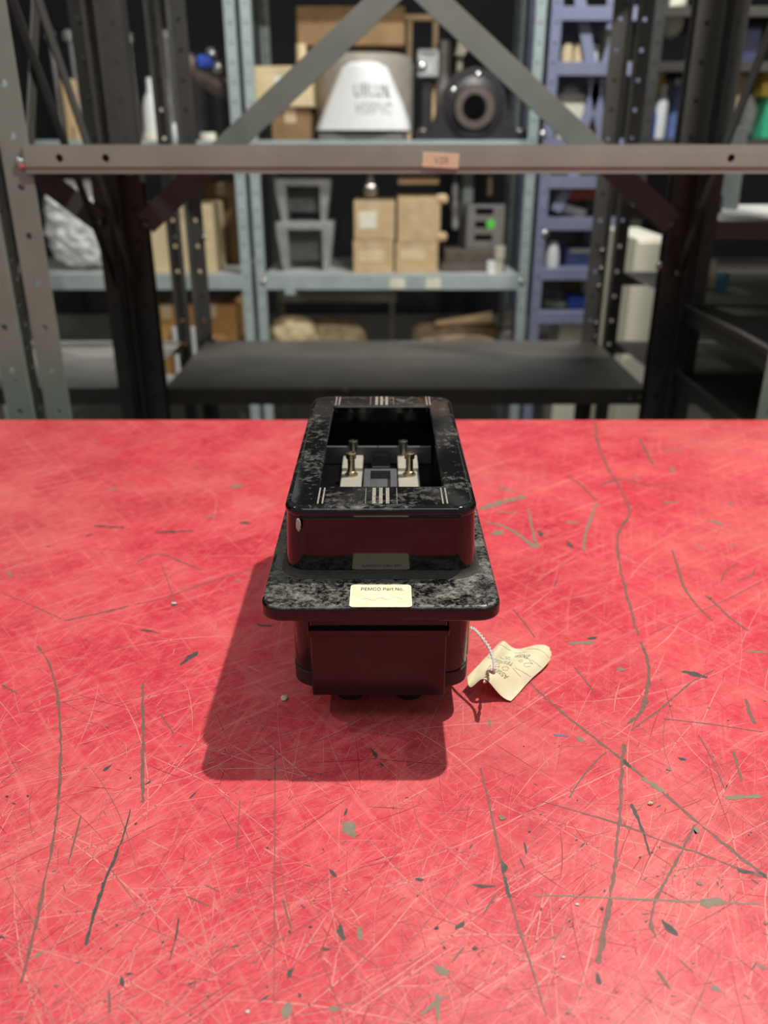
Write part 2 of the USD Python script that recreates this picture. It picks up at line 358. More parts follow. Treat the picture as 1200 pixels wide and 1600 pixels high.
STROKES = [
 ('L', [(110, 10), (150, 60), (175, 140), (188, 250), (190, 400), (178, 560), (155, 680), (130, 800), (95, 970), (60, 1100)], [5, 6, 6, 6, 7, 7, 7, 8, 9, 12], 'b'),
 ('L', [(410, 520), (390, 600), (360, 680), (325, 760), (295, 850), (265, 965)], [3, 5, 8, 10, 11, 9], 'd'),
 ('L', [(255, 540), (235, 620), (210, 710)], [4, 6, 3], 'b'), ('L', [(560, 862), (552, 920), (528, 1010)], [6, 5, 2], 'd'),
 ('L', [(560, 80), (585, 62), (622, 33)], [8, 22, 12], 'd'), ('L', [(318, 412), (335, 402), (352, 388)], [6, 12, 6], 'd'),
 ('L', [(445, 120), (448, 300), (446, 530)], [6, 9, 8], 'b'), ('L', [(590, 497), (615, 474)], [7, 7], 'd'), ('L', [(452, 452), (472, 438)], [8, 8], 'd'),
 ('L', [(1070, 565), (1098, 590), (1105, 622)], [22, 44, 16], 'g'), ('L', [(1085, 525), (1075, 550)], [8, 12], 'd'),
 ('L', [(1048, 905), (1065, 912), (1078, 942)], [10, 16, 8], 'd'), ('L', [(1118, 895), (1132, 940)], [10, 12], 'g'), ('L', [(1062, 885), (1068, 930)], [8, 8], 'd'),
 ('L', [(920, 1025), (900, 1060)], [22, 10], 'd'), ('L', [(1028, 715), (1052, 742)], [9, 9], 'd'), ('L', [(883, 810), (910, 905)], [5, 6], 'b'),
 ('L', [(805, 1132), (842, 1108)], [10, 16], 'd'), ('L', [(905, 1130), (888, 1185)], [22, 18], 'g'), ('L', [(1025, 1155), (1062, 1150)], [20, 18], 'g'),
 ('L', [(110, 992), (138, 975)], [14, 12], 'g'), ('L', [(392, 1046), (418, 1044)], [9, 7], 'd'), ('L', [(380, 1050), (386, 1084)], [8, 8], 'd'),
 ('L', [(1158, 335), (1168, 352), (1176, 370)], [6, 14, 6], 'd'), ('L', [(640, 765), (690, 790)], [5, 4], 'b'), ('L', [(580, 800), (660, 835)], [5, 3], 'b'),
 ('L', [(5, 140), (60, 170)], [6, 3], 'b'), ('L', [(0, 450), (60, 400)], [4, 3], 'b'), ('L', [(500, 230), (545, 295)], [4, 3], 'b'), ('L', [(750, 500), (740, 660)], [3, 3], 'b'),
 ('L', [(860, 300), (858, 720), (856, 1190)], [2, 3, 2], 'b'), ('L', [(340, 1090), (342, 1170)], [6, 6], 'b'), ('L', [(1000, 965), (1035, 967)], [9, 7], 'd'),
 ('R', [(440, 120), (560, 230), (700, 340), (745, 375), (810, 430), (870, 475), (980, 570), (1090, 660), (1198, 742)], [5, 7, 8, 9, 9, 9, 9, 9, 12], 'b'),
 ('R', [(738, 370), (772, 400)], [16, 12], 'd'), ('R', [(798, 430), (840, 452), (880, 478)], [14, 22, 16], 'g'), ('R', [(1170, 725), (1198, 745)], [12, 22], 'd'),
 ('R', [(800, 0), (825, 60), (828, 130), (815, 200), (795, 245), (752, 266)], [8, 9, 11, 12, 14, 10], 'b'),
 ('R', [(752, 315), (742, 400), (738, 520), (728, 640), (712, 780), (690, 900), (665, 1030)], [9, 10, 9, 9, 11, 13, 15], 'b'), ('R', [(664, 1035), (668, 1055), (676, 1082)], [16, 20, 8], 'd'),
 ('R', [(770, 505), (800, 570), (835, 688)], [12, 8, 6], 'd'), ('R', [(958, 602), (975, 590), (990, 605)], [20, 36, 16], 'g'),
 ('R', [(975, 570), (930, 660), (870, 770), (840, 830), (830, 900), (860, 945)], [7, 7, 7, 8, 8, 5], 'b'), ('R', [(866, 870), (890, 900), (920, 928)], [8, 22, 16], 'd'),
 ('R', [(985, 828), (1030, 818), (1072, 822)], [14, 32, 26], 'g'), ('R', [(450, 798), (600, 800), (780, 810), (900, 815), (1198, 826)], [4, 5, 6, 6, 5], 'g'),
 ('R', [(480, 500), (600, 535), (740, 575), (900, 640), (1000, 670), (1100, 715), (1198, 742)], [3, 5, 6, 6, 7, 8, 8], 'b'), ('R', [(1098, 714), (1130, 722), (1162, 728)], [12, 16, 8], 'd'),
 ('R', [(1060, 496), (1110, 490), (1185, 487)], [16, 12, 9], 'g'), ('R', [(300, 390), (330, 520), (355, 640), (375, 740), (400, 830), (430, 930), (470, 1050), (512, 1195)], [4, 5, 6, 7, 6, 6, 5, 4], 'b'),
 ('R', [(368, 690), (372, 730)], [28, 20], 'd'), ('R', [(376, 735), (384, 780), (396, 812)], [10, 12, 8], 'd'), ('R', [(272, 764), (310, 770), (352, 771)], [4, 10, 6], 'd'), ('R', [(308, 862), (352, 790)], [4, 5], 'b'),
 ('R', [(575, 500), (610, 440), (660, 380), (700, 345)], [4, 5, 5, 4], 'b'), ('R', [(925, 98), (965, 106), (1015, 118)], [18, 16, 6], 'd'), ('R', [(725, 92), (755, 95)], [16, 20], 'g'),
 ('R', [(575, 12), (660, 6)], [18, 12], 'g'), ('R', [(1125, 33), (1198, 40)], [8, 14], 'g'), ('R', [(605, 302), (625, 320)], [16, 22], 'g'), ('R', [(918, 368), (945, 374)], [12, 16], 'd'),
 ('R', [(528, 295), (578, 301)], [8, 9], 'u'), ('R', [(330, 246), (334, 272)], [10, 12], 'g'), ('R', [(1090, 345), (1118, 440)], [6, 7], 'b'), ('R', [(437, 630), (446, 670)], [6, 5], 'd'), ('R', [(424, 680), (440, 716)], [4, 4], 'd'),
 ('R', [(1165, 1010), (1198, 1028)], [28, 40], 'g'), ('R', [(1020, 1080), (1050, 1100)], [20, 26], 'g'), ('R', [(850, 1030), (895, 1092)], [7, 8], 'b'), ('R', [(155, 1020), (205, 1045)], [26, 20], 'g'),
 ('R', [(110, 1176), (165, 1130), (205, 1108)], [5, 12, 5], 'g'), ('R', [(165, 1100), (168, 1140), (170, 1195)], [6, 14, 5], 'g'), ('R', [(925, 1000), (968, 1042)], [6, 5], 'b'), ('R', [(222, 905), (250, 880)], [12, 16], 'd'),
 ('R', [(98, 746), (126, 750)], [8, 12], 'd'), ('R', [(590, 80), (640, 140), (660, 170)], [4, 5, 3], 'b'), ('R', [(250, 960), (210, 1010)], [5, 4], 'b'), ('R', [(1040, 90), (960, 130), (860, 220), (760, 290)], [4, 5, 5, 4], 'b'),
 ('R', [(1130, 180), (1140, 225), (1160, 265)], [8, 7, 9], 'b'), ('R', [(980, 290), (1030, 380), (1070, 480)], [3, 4, 3], 'b'), ('R', [(860, 245), (1000, 260), (1198, 290)], [3, 4, 3], 'b'),
 ('A', [(345, 412), (400, 416), (470, 419)], [5, 10, 20], 'd'), ('A', [(572, 436), (640, 434), (735, 431)], [5, 18, 5], 'd'), ('A', [(898, 400), (944, 402)], [20, 18], 'd'), ('A', [(762, 376), (812, 377)], [14, 12], 'g'),
 ('A', [(320, 452), (350, 442)], [9, 8], 'd'), ('A', [(510, 552), (545, 530), (600, 514), (665, 541), (765, 582)], [8, 6, 5, 7, 5], 'b'), ('A', [(230, 772), (300, 755), (420, 730), (492, 709)], [4, 8, 11, 6], 'b'),
 ('A', [(492, 709), (600, 690), (760, 630), (960, 570)], [4, 4, 6, 4], 'b'), ('A', [(525, 803), (560, 806), (605, 819)], [6, 10, 4], 'd'), ('A', [(860, 268), (915, 262)], [22, 24], 'g'), ('A', [(405, 275), (440, 268)], [18, 14], 'g'),
 ('A', [(640, 712), (668, 706)], [10, 12], 'd'), ('A', [(880, 618), (905, 614)], [10, 8], 'g'), ('A', [(30, 585), (44, 602)], [12, 12], 'g'), ('A', [(172, 492), (190, 488)], [10, 9], 'd'), ('A', [(350, 97), (372, 97)], [14, 12], 'g'),
 ('A', [(960, 780), (1010, 790), (1030, 788)], [9, 16, 6], 'd'), ('A', [(0, 660), (130, 715), (240, 765)], [2, 3, 2], 'b'), ('A', [(600, 540), (640, 650), (660, 720)], [2, 3, 2], 'b'),
 ('B', [(550, 20), (565, 120), (600, 200), (640, 260), (670, 320), (687, 368), (672, 394), (640, 420), (632, 480), (645, 570), (665, 660), (690, 740), (716, 838)], [6, 8, 7, 8, 8, 9, 10, 9, 8, 8, 9, 9, 9], 'b'),
 ('B', [(560, 320), (535, 380), (515, 440), (508, 512)], [7, 10, 11, 12], 'g'), ('B', [(440, 220), (500, 260), (560, 320)], [5, 8, 8], 'b'), ('B', [(560, 270), (600, 245), (660, 235), (740, 260), (862, 250)], [7, 10, 9, 7, 5], 'b'),
 ('B', [(110, 352), (200, 325), (302, 298)], [16, 30, 22], 'g'), ('B', [(188, 268), (262, 287)], [14, 10], 'g'), ('B', [(130, 396), (200, 408), (260, 440), (338, 500)], [12, 14, 16, 18], 'g'), ('B', [(160, 445), (215, 432)], [30, 36], 'g'),
 ('B', [(178, 360), (265, 363)], [9, 9], 'g'), ('B', [(300, 340), (315, 430), (342, 502)], [8, 8, 12], 'g'), ('B', [(338, 430), (352, 452)], [18, 14], 'd'), ('B', [(438, 402), (492, 397)], [14, 18], 'g'), ('B', [(445, 470), (468, 495)], [8, 12], 'd'),
 ('B', [(808, 125), (884, 129)], [8, 9], 'g'), ('B', [(838, 190), (842, 212)], [12, 12], 'g'), ('B', [(690, 228), (722, 228)], [14, 12], 'g'), ('B', [(805, 325), (868, 325)], [14, 16], 'g'), ('B', [(972, 388), (1000, 398), (1038, 410)], [14, 20, 8], 'g'),
 ('B', [(1055, 482), (1085, 490)], [14, 16], 'g'), ('B', [(935, 485), (955, 495)], [20, 18], 'g'), ('B', [(838, 498), (860, 560), (882, 640), (930, 710), (1002, 778)], [6, 8, 9, 8, 6], 'b'), ('B', [(958, 668), (1000, 700), (1060, 760), (1135, 812)], [9, 8, 8, 6], 'b'),
 ('B', [(1020, 632), (1040, 580), (1092, 550)], [4, 5, 3], 'b'), ('B', [(718, 85), (770, 185)], [6, 8], 'b'), ('B', [(240, 720), (290, 780), (330, 838)], [5, 6, 4], 'b'), ('B', [(520, 836), (560, 828)], [18, 24], 'd'), ('B', [(400, 640), (408, 615)], [4, 3], 'd'),
 ('B', [(730, 830), (1000, 710), (1198, 612)], [2, 3, 2], 'b'), ('B', [(1080, 620), (1140, 600), (1160, 560)], [4, 6, 3], 'b')]
for i, (c, p, w, k) in enumerate(STROKES): stroke(c, p, w, k, i)
SPOTS = [('L', 425, 575, 9, 'd'), ('L', 240, 850, 12, 'd'), ('L', 365, 892, 13, 'd'), ('L', 335, 270, 10, 'g'), ('L', 836, 650, 9, 'd'), ('L', 905, 912, 14, 'd'), ('L', 1118, 1130, 16, 'g'), ('L', 938, 1110, 15, 'd'), ('L', 170, 720, 12, 'g'),
 ('L', 88, 488, 9, 'd'), ('L', 22, 490, 8, 'd'), ('L', 1022, 824, 8, 'd'), ('L', 970, 898, 9, 'd'), ('L', 315, 965, 9, 'd'), ('L', 175, 1080, 9, 'g'), ('L', 510, 945, 7, 'd'), ('L', 1192, 390, 12, 'd'), ('L', 860, 372, 7, 'd'), ('L', 770, 258, 8, 'd'), ('L', 842, 438, 6, 'd'),
 ('L', 408, 432, 9, 'd'), ('L', 1040, 1185, 10, 'g'), ('L', 190, 850, 6, 'b'), ('L', 440, 795, 8, 'g'), ('L', 565, 330, 9, 'g'), ('L', 125, 90, 9, 'g'), ('L', 5, 930, 14, 'd'), ('L', 835, 1085, 8, 'd'), ('L', 1060, 690, 6, 'd'), ('L', 70, 545, 10, 'g'),
 ('R', 890, 405, 11, 'g'), ('R', 370, 555, 17, 'g'), ('R', 680, 840, 16, 'd'), ('R', 985, 762, 17, 'g'), ('R', 530, 930, 12, 'g'), ('R', 285, 965, 12, 'd'), ('R', 575, 1165, 17, 'g'), ('R', 1192, 885, 14, 'g'), ('R', 190, 962, 16, 'd'), ('R', 228, 656, 7, 'd'),
 ('R', 437, 333, 5, 'd'), ('R', 165, 900, 10, 'd'), ('R', 455, 600, 8, 'd'), ('R', 420, 832, 7, 'd'), ('R', 862, 648, 9, 'd'), ('R', 800, 680, 9, 'd'), ('R', 690, 785, 11, 'd'), ('R', 140, 1072, 12, 'g'), ('R', 395, 1158, 10, 'g'), ('R', 1015, 212, 9, 'g'), ('R', 1190, 190, 9, 'g'),
 ('R', 550, 840, 6, 'd'), ('R', 320, 1175, 7, 'g'), ('R', 680, 1180, 9, 'g'), ('R', 1140, 610, 7, 'd'), ('R', 605, 500, 7, 'g'), ('R', 490, 545, 8, 'g'), ('R', 1075, 250, 7, 'g'),
 ('B', 985, 685, 12, 'd'), ('B', 1150, 250, 14, 'g'), ('B', 600, 530, 10, 'g'), ('A', 740, 190, 10, 'g'), ('A', 250, 560, 12, 'g'), ('A', 120, 300, 16, 'g'), ('B', 1060, 330, 14, 'g'), ('B', 380, 180, 14, 'g')]
for i, (c, x, y, w, k) in enumerate(SPOTS): spot(c, x, y, w, k, 300 + i)
# the countless fine scratches
def fine(n, mat_, zoff, wlo, whi, llo, lhi, seed, name):
    r = np.random.default_rng(seed); ms = []
    for i in range(n):
        py = 680 + 940 * r.random() ** .8; px = -60 + 1320 * r.random(); c = onz(px, py)[:2]
        a = r.choice([.5, .7, 1.0, 2.2, 2.6, 1.55, 0.05], p=[.22, .2, .16, .14, .1, .1, .08]) + r.normal() * .22
        L = llo + (lhi - llo) * r.random() ** 3; k = r.normal() * 2.2
        t = np.linspace(-.5, .5, 7) * L; d = np.array([math.cos(a), math.sin(a)]); nn = np.array([-d[1], d[0]])
        P = c + t[:, None] * d + (k * t ** 2)[:, None] * nn
        P = P[(P[:, 1] < BENCH_Y1 - .004) & (P[:, 1] > 0)]
        if len(P) < 3: continue
        w = wlo + (whi - wlo) * r.random() ** 3
        T = np.gradient(P, axis=0); T /= np.linalg.norm(T, axis=1, keepdims=True); N = np.c_[-T[:, 1], T[:, 0]]
        W = w * np.interp(np.linspace(0, 1, len(P)), [0, .3, .7, 1], [.2, 1, 1, .2]) / 2
        m = len(P); V = np.vstack([np.c_[P + N * W[:, None], np.full(m, zoff)], np.c_[P - N * W[:, None], np.full(m, zoff)]])
        Fc = [f for j in range(m - 1) for f in ((j, m + j, m + j + 1), (j, m + j + 1, j + 1))]
        ms.append(trimesh.Trimesh(V, np.array(Fc), process=False))
    part(bench, name, trimesh.util.concatenate(ms), mat_, smooth=False, kind='stuff')
fine(1300, 'scratch_pink', .00003, .00012, .0007, .006, .16, 11, 'fine_scratches')
fine(2600, 'scratch_pink', .000025, .00010, .00035, .003, .045, 21, 'fine_scratches')
fine(1400, 'scratch_deep', .00002, .00010, .0004, .003, .04, 22, 'fine_scratches')
fine(420, 'mark_dark', .000055, .00025, .0010, .0006, .005, 31, 'tiny_chips')
fine(500, 'mark_brown', .000052, .00025, .0009, .0008, .006, 32, 'tiny_chips')
fine(700, 'scratch_deep', .00004, .00012, .0005, .004, .06, 12, 'fine_scratches')
fine(350, 'mark_brown', .00005, .00012, .0004, .004, .10, 13, 'fine_scratches')

# ------------------------------------------------------------------ the black housing
CX, CY = -.0018, .528
ZF = .0985                       # top of the flange
ZT = .141                       # top of the rim
hs = thing('fuse_housing', 'glossy black dusty electrical housing with an open window on top, standing on the red bench', 'electrical housing', (CX, CY, 0))
R = []
bot = (.0545, .1105)
for t, o in ((0, .0045), (.35, .0026), (.7, .0010), (1.0, .0)):           # cove at the foot of the box
    a = t * math.pi / 2; R.append(rrect(CX, CY, bot[0] + .0045 * (1 - math.sin(a)), bot[1] + .0045 * (1 - math.sin(a)), .0135 + .004 * (1 - math.sin(a)), ZF - .0004 + .0045 * (1 - math.cos(a))))
zl = ZT - .0062
seam = loft([r.copy() for r in R], cap0=False, cap1=False); R = R[-1:]
R.append(rrect(CX, CY, .0532, .1094, .0122, zl - .0006)); R.append(rrect(CX, CY, .0530, .1092, .012, zl))
R.append(rrect(CX, CY, .0536, .1098, .0125, zl + .0006))
for a in np.linspace(0, math.pi / 2, 7):
    R.append(rrect(CX, CY, .0540 - .0036 * (1 - math.cos(a)), .1102 - .0036 * (1 - math.cos(a)), .0128 - .0026 * (1 - math.cos(a)), ZT - .0036 + .0036 * math.sin(a)))
WX, WY, WC = .0362, .0800, .5295
def wring(hx, hy, r, z): return rrect(CX, WC, hx, hy, r, z)
R.append(wring(WX + .0008, WY + .0008, .003, ZT)); R.append(wring(WX, WY, .0025, ZT - .0008)); R.append(wring(WX, WY, .0025, ZT - .005))
box = loft(R, cap0=False, cap1=False)
well = loft([wring(WX, WY, .0025, ZT - .0049), wring(WX + .009, WY + .012, .004, ZT - .006), wring(WX + .009, WY + .012, .004, ZT - .0385)], cap0=False)
upper = part(hs, 'upper_box', box, 'black_dusty', smooth=38)
part(hs, 'dusty_seam', seam, 'dust_brown', smooth=60, label='brown dust in the seam')
part(hs, 'window_well', well, 'black_plain', smooth=38)
# raised ribs of the rim's ornament
def rib(px, y0, y1, w, name='rib', h=.00035):
    x = onz(px, 772, ZT)[0]
    part(hs, name, bx(x - w / 2, x + w / 2, y0, y1, ZT - .0003, ZT + h, .0001), 'dust_line')
for yy in ((.4235, .4465), (.6120, .6345)):
    for px in (584.5, 595, 605.5): rib(px, yy[0], yy[1], .0021)
    for px in (499, 506, 690, 696.5): rib(px, yy[0], yy[1], .0010)
    for px in (571.5, 620): rib(px, yy[0], yy[1], .0004, 'edge_line', .0002)
# chip on the box's left front corner
c = at(466, 820, .4168)
chip = trimesh.creation.icosphere(2, 1.0); chip.vertices *= (.0013, .0006, .0042); chip.vertices += c; chip = lumpy(chip, .0005, 900, 3)
part(hs, 'chip', chip, 'chip_white', label='pale chipped spot')
# flange
FX, FY0, FY1 = .0652, .3835, .6430
FC, FH = (FY0 + FY1) / 2, (FY1 - FY0) / 2
R = [rrect(CX, FC, FX - .0040, FH - .0040, .0085, ZF - .0092)]
for a in np.linspace(0, math.pi / 2, 4): R.append(rrect(CX, FC, FX - .0016 * (1 - math.sin(a)), FH - .0016 * (1 - math.sin(a)), .0120, ZF - .0092 + .0016 * (1 - math.cos(a))))
for a in np.linspace(0, math.pi / 2, 6): R.append(rrect(CX, FC, FX - .0030 * (1 - math.cos(a)), FH - .0030 * (1 - math.cos(a)), .0125 - .0022 * (1 - math.cos(a)), ZF - .0030 + .0030 * math.sin(a)))
part(hs, 'flange', loft(R), 'flange_dusty', smooth=38)
# sticker on the flange
A_, B_ = onz(547, 949, ZF), onz(643, 914, ZF)
sy0, sy1 = A_[1], min(B_[1], .4085)
st = part(hs, 'sticker', loft([rrect((A_[0] + B_[0]) / 2 - .0004, (sy0 + sy1) / 2, .0168, (sy1 - sy0) / 2, .0022, ZF + z) for z in (.00002, .00025)]), 'sticker_paper', label='pale yellow printed part number sticker')
def text_at(s, cx, cy, w, h, z, depth=.0001, rot=0, stretch=1.0):
    m = meshkit.text_mesh(s, .01, depth); e = m.bounds; m.apply_translation([-(e[0][0] + e[1][0]) / 2, -(e[0][1] + e[1][1]) / 2, 0])
    m.apply_scale([w / (e[1][0] - e[0][0]), h / (e[1][1] - e[0][1]), 1]); m.apply_transform(trimesh.transformations.rotation_matrix(rot, [0, 0, 1])); m.apply_translation([cx, cy, z]); return m
tx = onz(597, 918, ZF)
part(st, 'lettering', text_at('PEMCO Part No.', tx[0] + .0002, sy1 - .0052, .0235, .0032, ZF + .00024), 'ink_black', smooth=False)
sc = [tube([(tx[0] - .011 + .022 * t, sy0 + .0075 + .0012 * math.sin(t * 17) + .002 * t, ZF + .0003) for t in np.linspace(0, 1, 30)], .00012, 5)]
part(st, 'handwriting', sc, 'green_pale')
# lower body, bracket and feet
ZB = .023
R = [rrect(CX, .528, .0500, .1095, .012, ZB + .0004), rrect(CX, .528, .0515, .1107, .013, ZB + .0016), rrect(CX, .528, .0522, .1110, .0135, ZB + .012), rrect(CX, .528, .0533, .1115, .0135, ZF - .0085)]
part(hs, 'lower_body', loft(R), 'black_plain', smooth=40)
part(hs, 'base_band', loft([rrect(CX, .528, .0510, .1102, .013, ZB - .0004), rrect(CX, .528, .0527, .1117, .014, ZB + .001), rrect(CX, .528, .0529, .1119, .014, ZB + .0105), rrect(CX, .528, .0518, .1109, .0135, ZB + .0112)]), 'band_black', smooth=40)
bf = .4080
x0, x1 = at(486, 1030, bf)[0], at(697, 1030, bf)[0]
br = bx(x0, x1, bf, .418, .0230, ZF - .0105, .0009)
bz = part(hs, 'front_bracket', br, 'black_plain', smooth=30)
lx0, lx1 = at(480, 985, bf - .0025)[0], at(703, 985, bf - .0025)[0]
part(hs, 'bracket_lip', bx(lx0, lx1, bf - .0028, .418, at(600, 996, bf - .0028)[2], at(600, 984, bf - .0028)[2], .0007), 'black_plain', smooth=30)
for px in (546, 640):
    x = onz(px, 1092, .008)[0]
    for y in (.4435, .61):
        part(hs, 'foot', lathe([(0, 0), (.0088, 0), (.0096, .0010), (.0096, .0226), (0, .0226)], (x, y, 0), 28), 'black_matt')
part(hs, 'side_strip', bx(CX + .0526, CX + .0536, .432, .60, .036, .083, .0002), 'tag_paper', label='thin pale tan strip on the right side')  # thin pale strip down the right side of the body
# terminals inside the window
def screw(px, py_top, z_top, z_foot, r_head, name='terminal_screw', dull=False):
    p = onz(px, py_top, z_top); x, y = p[0], p[1]; L = z_top - z_foot
    prof = [(0, z_top - .0012), (r_head * .55, z_top - .0012), (r_head * .66, z_top), (r_head, z_top - .0004), (r_head, z_top - .0042), (r_head * .72, z_top - .0050), (r_head * .72, z_foot + .0034),
            (r_head * .95, z_foot + .0030), (r_head * .95, z_foot + .0012), (r_head * 1.3, z_foot + .0010), (r_head * 1.3, z_foot), (0, z_foot)]
    s = part(hs, name, lathe(prof, (x, y, 0), 24), 'bolt_dull' if dull else 'brass')
    part(s, 'slot', bx(x - r_head * .6, x + r_head * .6, y - .0006, y + .0006, z_top - .0014, z_top - .0009, .0001), 'black_matt')
    return x, y
for s, px in ((-1, 548.5), (1, 640)):
    x, y = screw(px, 707, ZT - .0165, ZT - .0335, .0036)
    xa, xb = onz(533, 745, ZT - .0335)[0] if s < 0 else onz(622, 745, ZT - .0335)[0], onz(566, 745, ZT - .0335)[0] if s < 0 else onz(655, 745, ZT - .0335)[0]
    part(hs, 'contact_plate', bx(xa, xb, y - .055, y + .0075, ZT - .0358, ZT - .0335, .0004), 'plate_metal')
    part(hs, 'contact_step', bx(xa, xb, y + .0078, y + .034, ZT - .0358, ZT - .0308, .0005), 'plate_metal')
    xc = (xa + xb) / 2
    part(hs, 'barrier', bx(xc - .022, xc + .018, y + .0348, y + .037, ZT - .0382, ZT - .0245, .0004), 'block_grey')
    screw(552 if s < 0 else 630, 688, ZT - .0195, ZT - .0358, .0034, 'rear_screw', True)
g0, g1 = onz(569, 732, ZT - .029), onz(621, 760, ZT - .029)
gy1, gx0, gx1 = g0[1], g0[0], g1[0]
gm = man(bx(gx0, gx1, gy1 - .045, gy1, ZT - .0382, ZT - .029, .0004)) - mbox(gx0 + .0046, gx1 - .0046, gy1 - .034, gy1 - .0042, ZT - .035, .2)
part(hs, 'centre_block', gm, 'block_grey')
part(hs, 'centre_wall', bx(CX - .007, CX + .006, gy1 + .001, .60, ZT - .0382, ZT - .028, .0006), 'black_plain')

# ------------------------------------------------------------------ the paper tag
tg = thing('paper_tag', 'creased cream paper tag tied by white string to the black housing', 'tag', tuple(onz(795, 1050, 0)))
def tp(cx, cy, z): return onz(700 + cx / 6, 960 + cy / 6, z)
ctrl = np.array([
  [tp(178, 590, .010), tp(236, 672, .009), tp(332, 604, .0165), tp(440, 700, .009), tp(590, 812, .0012)],
  [tp(262, 500, .010), tp(320, 560, .010), tp(420, 540, .0115), tp(520, 610, .008), tp(690, 705, .0016)],
  [tp(345, 415, .010), tp(410, 450, .010), tp(500, 460, .0080), tp(620, 500, .008), tp(790, 595, .0022)],
  [tp(420, 330, .0095), tp(490, 365, .010), tp(580, 395, .0055), tp(720, 400, .0075), tp(890, 505, .003)],
  [tp(478, 272, .008), tp(555, 272, .0095), tp(655, 324, .0040), tp(835, 287, .0075), tp(988, 372, .0038)]])
from scipy.interpolate import RectBivariateSpline
g = np.linspace(0, 1, 5)
SPL = [RectBivariateSpline(g, g, ctrl[:, :, k], kx=3, ky=3, s=0) for k in range(3)]
def surf(u, v): return np.stack([s.ev(u, v) for s in SPL], -1)
def surf_n(u, v):
    e = 1e-3; a = surf(np.clip(u + e, 0, 1), v) - surf(np.clip(u - e, 0, 1), v); b = surf(u, np.clip(v + e, 0, 1)) - surf(u, np.clip(v - e, 0, 1))
    n = np.cross(a, b); n /= np.linalg.norm(n, axis=-1, keepdims=True); return n * np.sign(n[..., 2:3])
from shapely.geometry import Polygon, Point
from shapely import box as sbox
def tag_sheet():
    N = 72; uu = np.linspace(0, 1, N); U, V = np.meshgrid(uu, uu, indexing='ij')
    keep = np.hypot((U - .075) * 1.2, V - .47) > .035
    # cut corners
    keep &= ~((U > .93) & (V > .93) & ((U - .93) ** 2 + (V - .93) ** 2 > .07 ** 2)) & ~((U > .95) & (V < .05) & ((U - .95) ** 2 + (V - .05) ** 2 > .05 ** 2))
    P, n = surf(U, V), surf_n(U, V); h = .00012
    top, bot_ = (P + n * h).reshape(-1, 3), (P - n * h).reshape(-1, 3); Fc = []; off = N * N
    edges = {}
    for i in range(N - 1):
        for j in range(N - 1):
            q = [i * N + j, (i + 1) * N + j, (i + 1) * N + j + 1, i * N + j + 1]
            if not all(keep.flat[k] for k in q): continue
            Fc += [(q[0], q[1], q[2]), (q[0], q[2], q[3]), (off + q[0], off + q[2], off + q[1]), (off + q[0], off + q[3], off + q[2])]
            for a, b in zip(q, q[1:] + q[:1]): edges[(a, b)] = 1
    for a, b in list(edges):
        if (b, a) not in edges: Fc += [(a, off + a, off + b), (a, off + b, b)]
    m = trimesh.Trimesh(np.vstack([top, bot_]), np.array(Fc), process=False); m.fix_normals(); m.remove_unreferenced_vertices(); return m
sheet = part(tg, 'sheet', tag_sheet(), 'tag_paper', smooth=40)
# writing: x runs from the bottom corner side (v = 1) to the left side (v = 0), y from the far edge (u = 1) to the string end (u = 0)
def on_tag(m, lift=.00022):
    m = m.copy(); m = m.subdivide_to_size(.06) if len(m.faces) < 400 else m
    u, v = 1 - m.vertices[:, 1], 1 - m.vertices[:, 0]
    u, v = np.clip(u, 0, 1), np.clip(v, 0, 1)
    P = surf(u, v) + surf_n(u, v) * (lift + m.vertices[:, 2:3] * 0); m.vertices = P; return m
def tag_text(s, x0, y0, w, h):
    m = meshkit.text_mesh(s, .01, .0001); e = m.bounds
    m.apply_translation(-e[0]); m.apply_scale([w / (e[1][0] - e[0][0]), h / (e[1][1] - e[0][1]), 1]); m.apply_translation([x0, y0, 0]); return on_tag(m)
def tag_line(pts, w=.006, lift=.0002):
    pts = np.array(pts, float); s = np.r_[0, np.cumsum(np.linalg.norm(np.diff(pts, axis=0), axis=1))]; q = np.linspace(0, s[-1], max(8, int(s[-1] / .02)))
    P = np.c_[np.interp(q, s, pts[:, 0]), np.interp(q, s, pts[:, 1])]
    P3 = surf(np.clip(1 - P[:, 1], 0, 1), np.clip(1 - P[:, 0], 0, 1)) + surf_n(np.clip(1 - P[:, 1], 0, 1), np.clip(1 - P[:, 0], 0, 1)) * lift
    return tube(P3, w * .02, 4)
for s, x, y, w in (('ASSEMBLY', .22, .66, .50), ('TESTED', .30, .42, .36), ('INSP.', .20, .20, .22)):
    part(sheet, 'print', tag_text(s, x, y, w, .075), 'ink_grey', smooth=False)
for a, b in (((.02, .50), (.24, .50)), ((.02, .27), (.22, .27)), ((.02, .09), (.34, .07)), ((.60, .08), (.92, .10)), ((.66, .42), (.96, .44))):
    part(sheet, 'ruled_line', tag_line([a, b]), 'ink_grey')
hw = [[(.10, .58), (.26, .52)], [(.30, .60), (.36, .63), (.41, .59), (.37, .54), (.31, .55), (.30, .60)], [(.46, .64), (.54, .50)], [(.46, .60), (.62, .62), (.55, .52)], [(.64, .64), (.72, .56), (.70, .66)]]
for h_ in hw: part(sheet, 'handwriting', tag_line(h_, .008), 'ink_red', label='red pen stroke')
hw = [[(.10, .36), (.14, .41), (.19, .38), (.15, .33), (.10, .31), (.16, .29)], [(.24, .37), (.28, .35), (.25, .32), (.22, .34), (.24, .37)], [(.40, .38), (.46, .35), (.58, .37), (.70, .33)], [(.46, .30), (.52, .33), (.58, .29), (.52, .27), (.46, .30)], [(.30, .14), (.40, .15), (.50, .12)]]
for h_ in hw: part(sheet, 'handwriting', tag_line(h_, .007), 'ink_grey', label='grey pencil stroke')
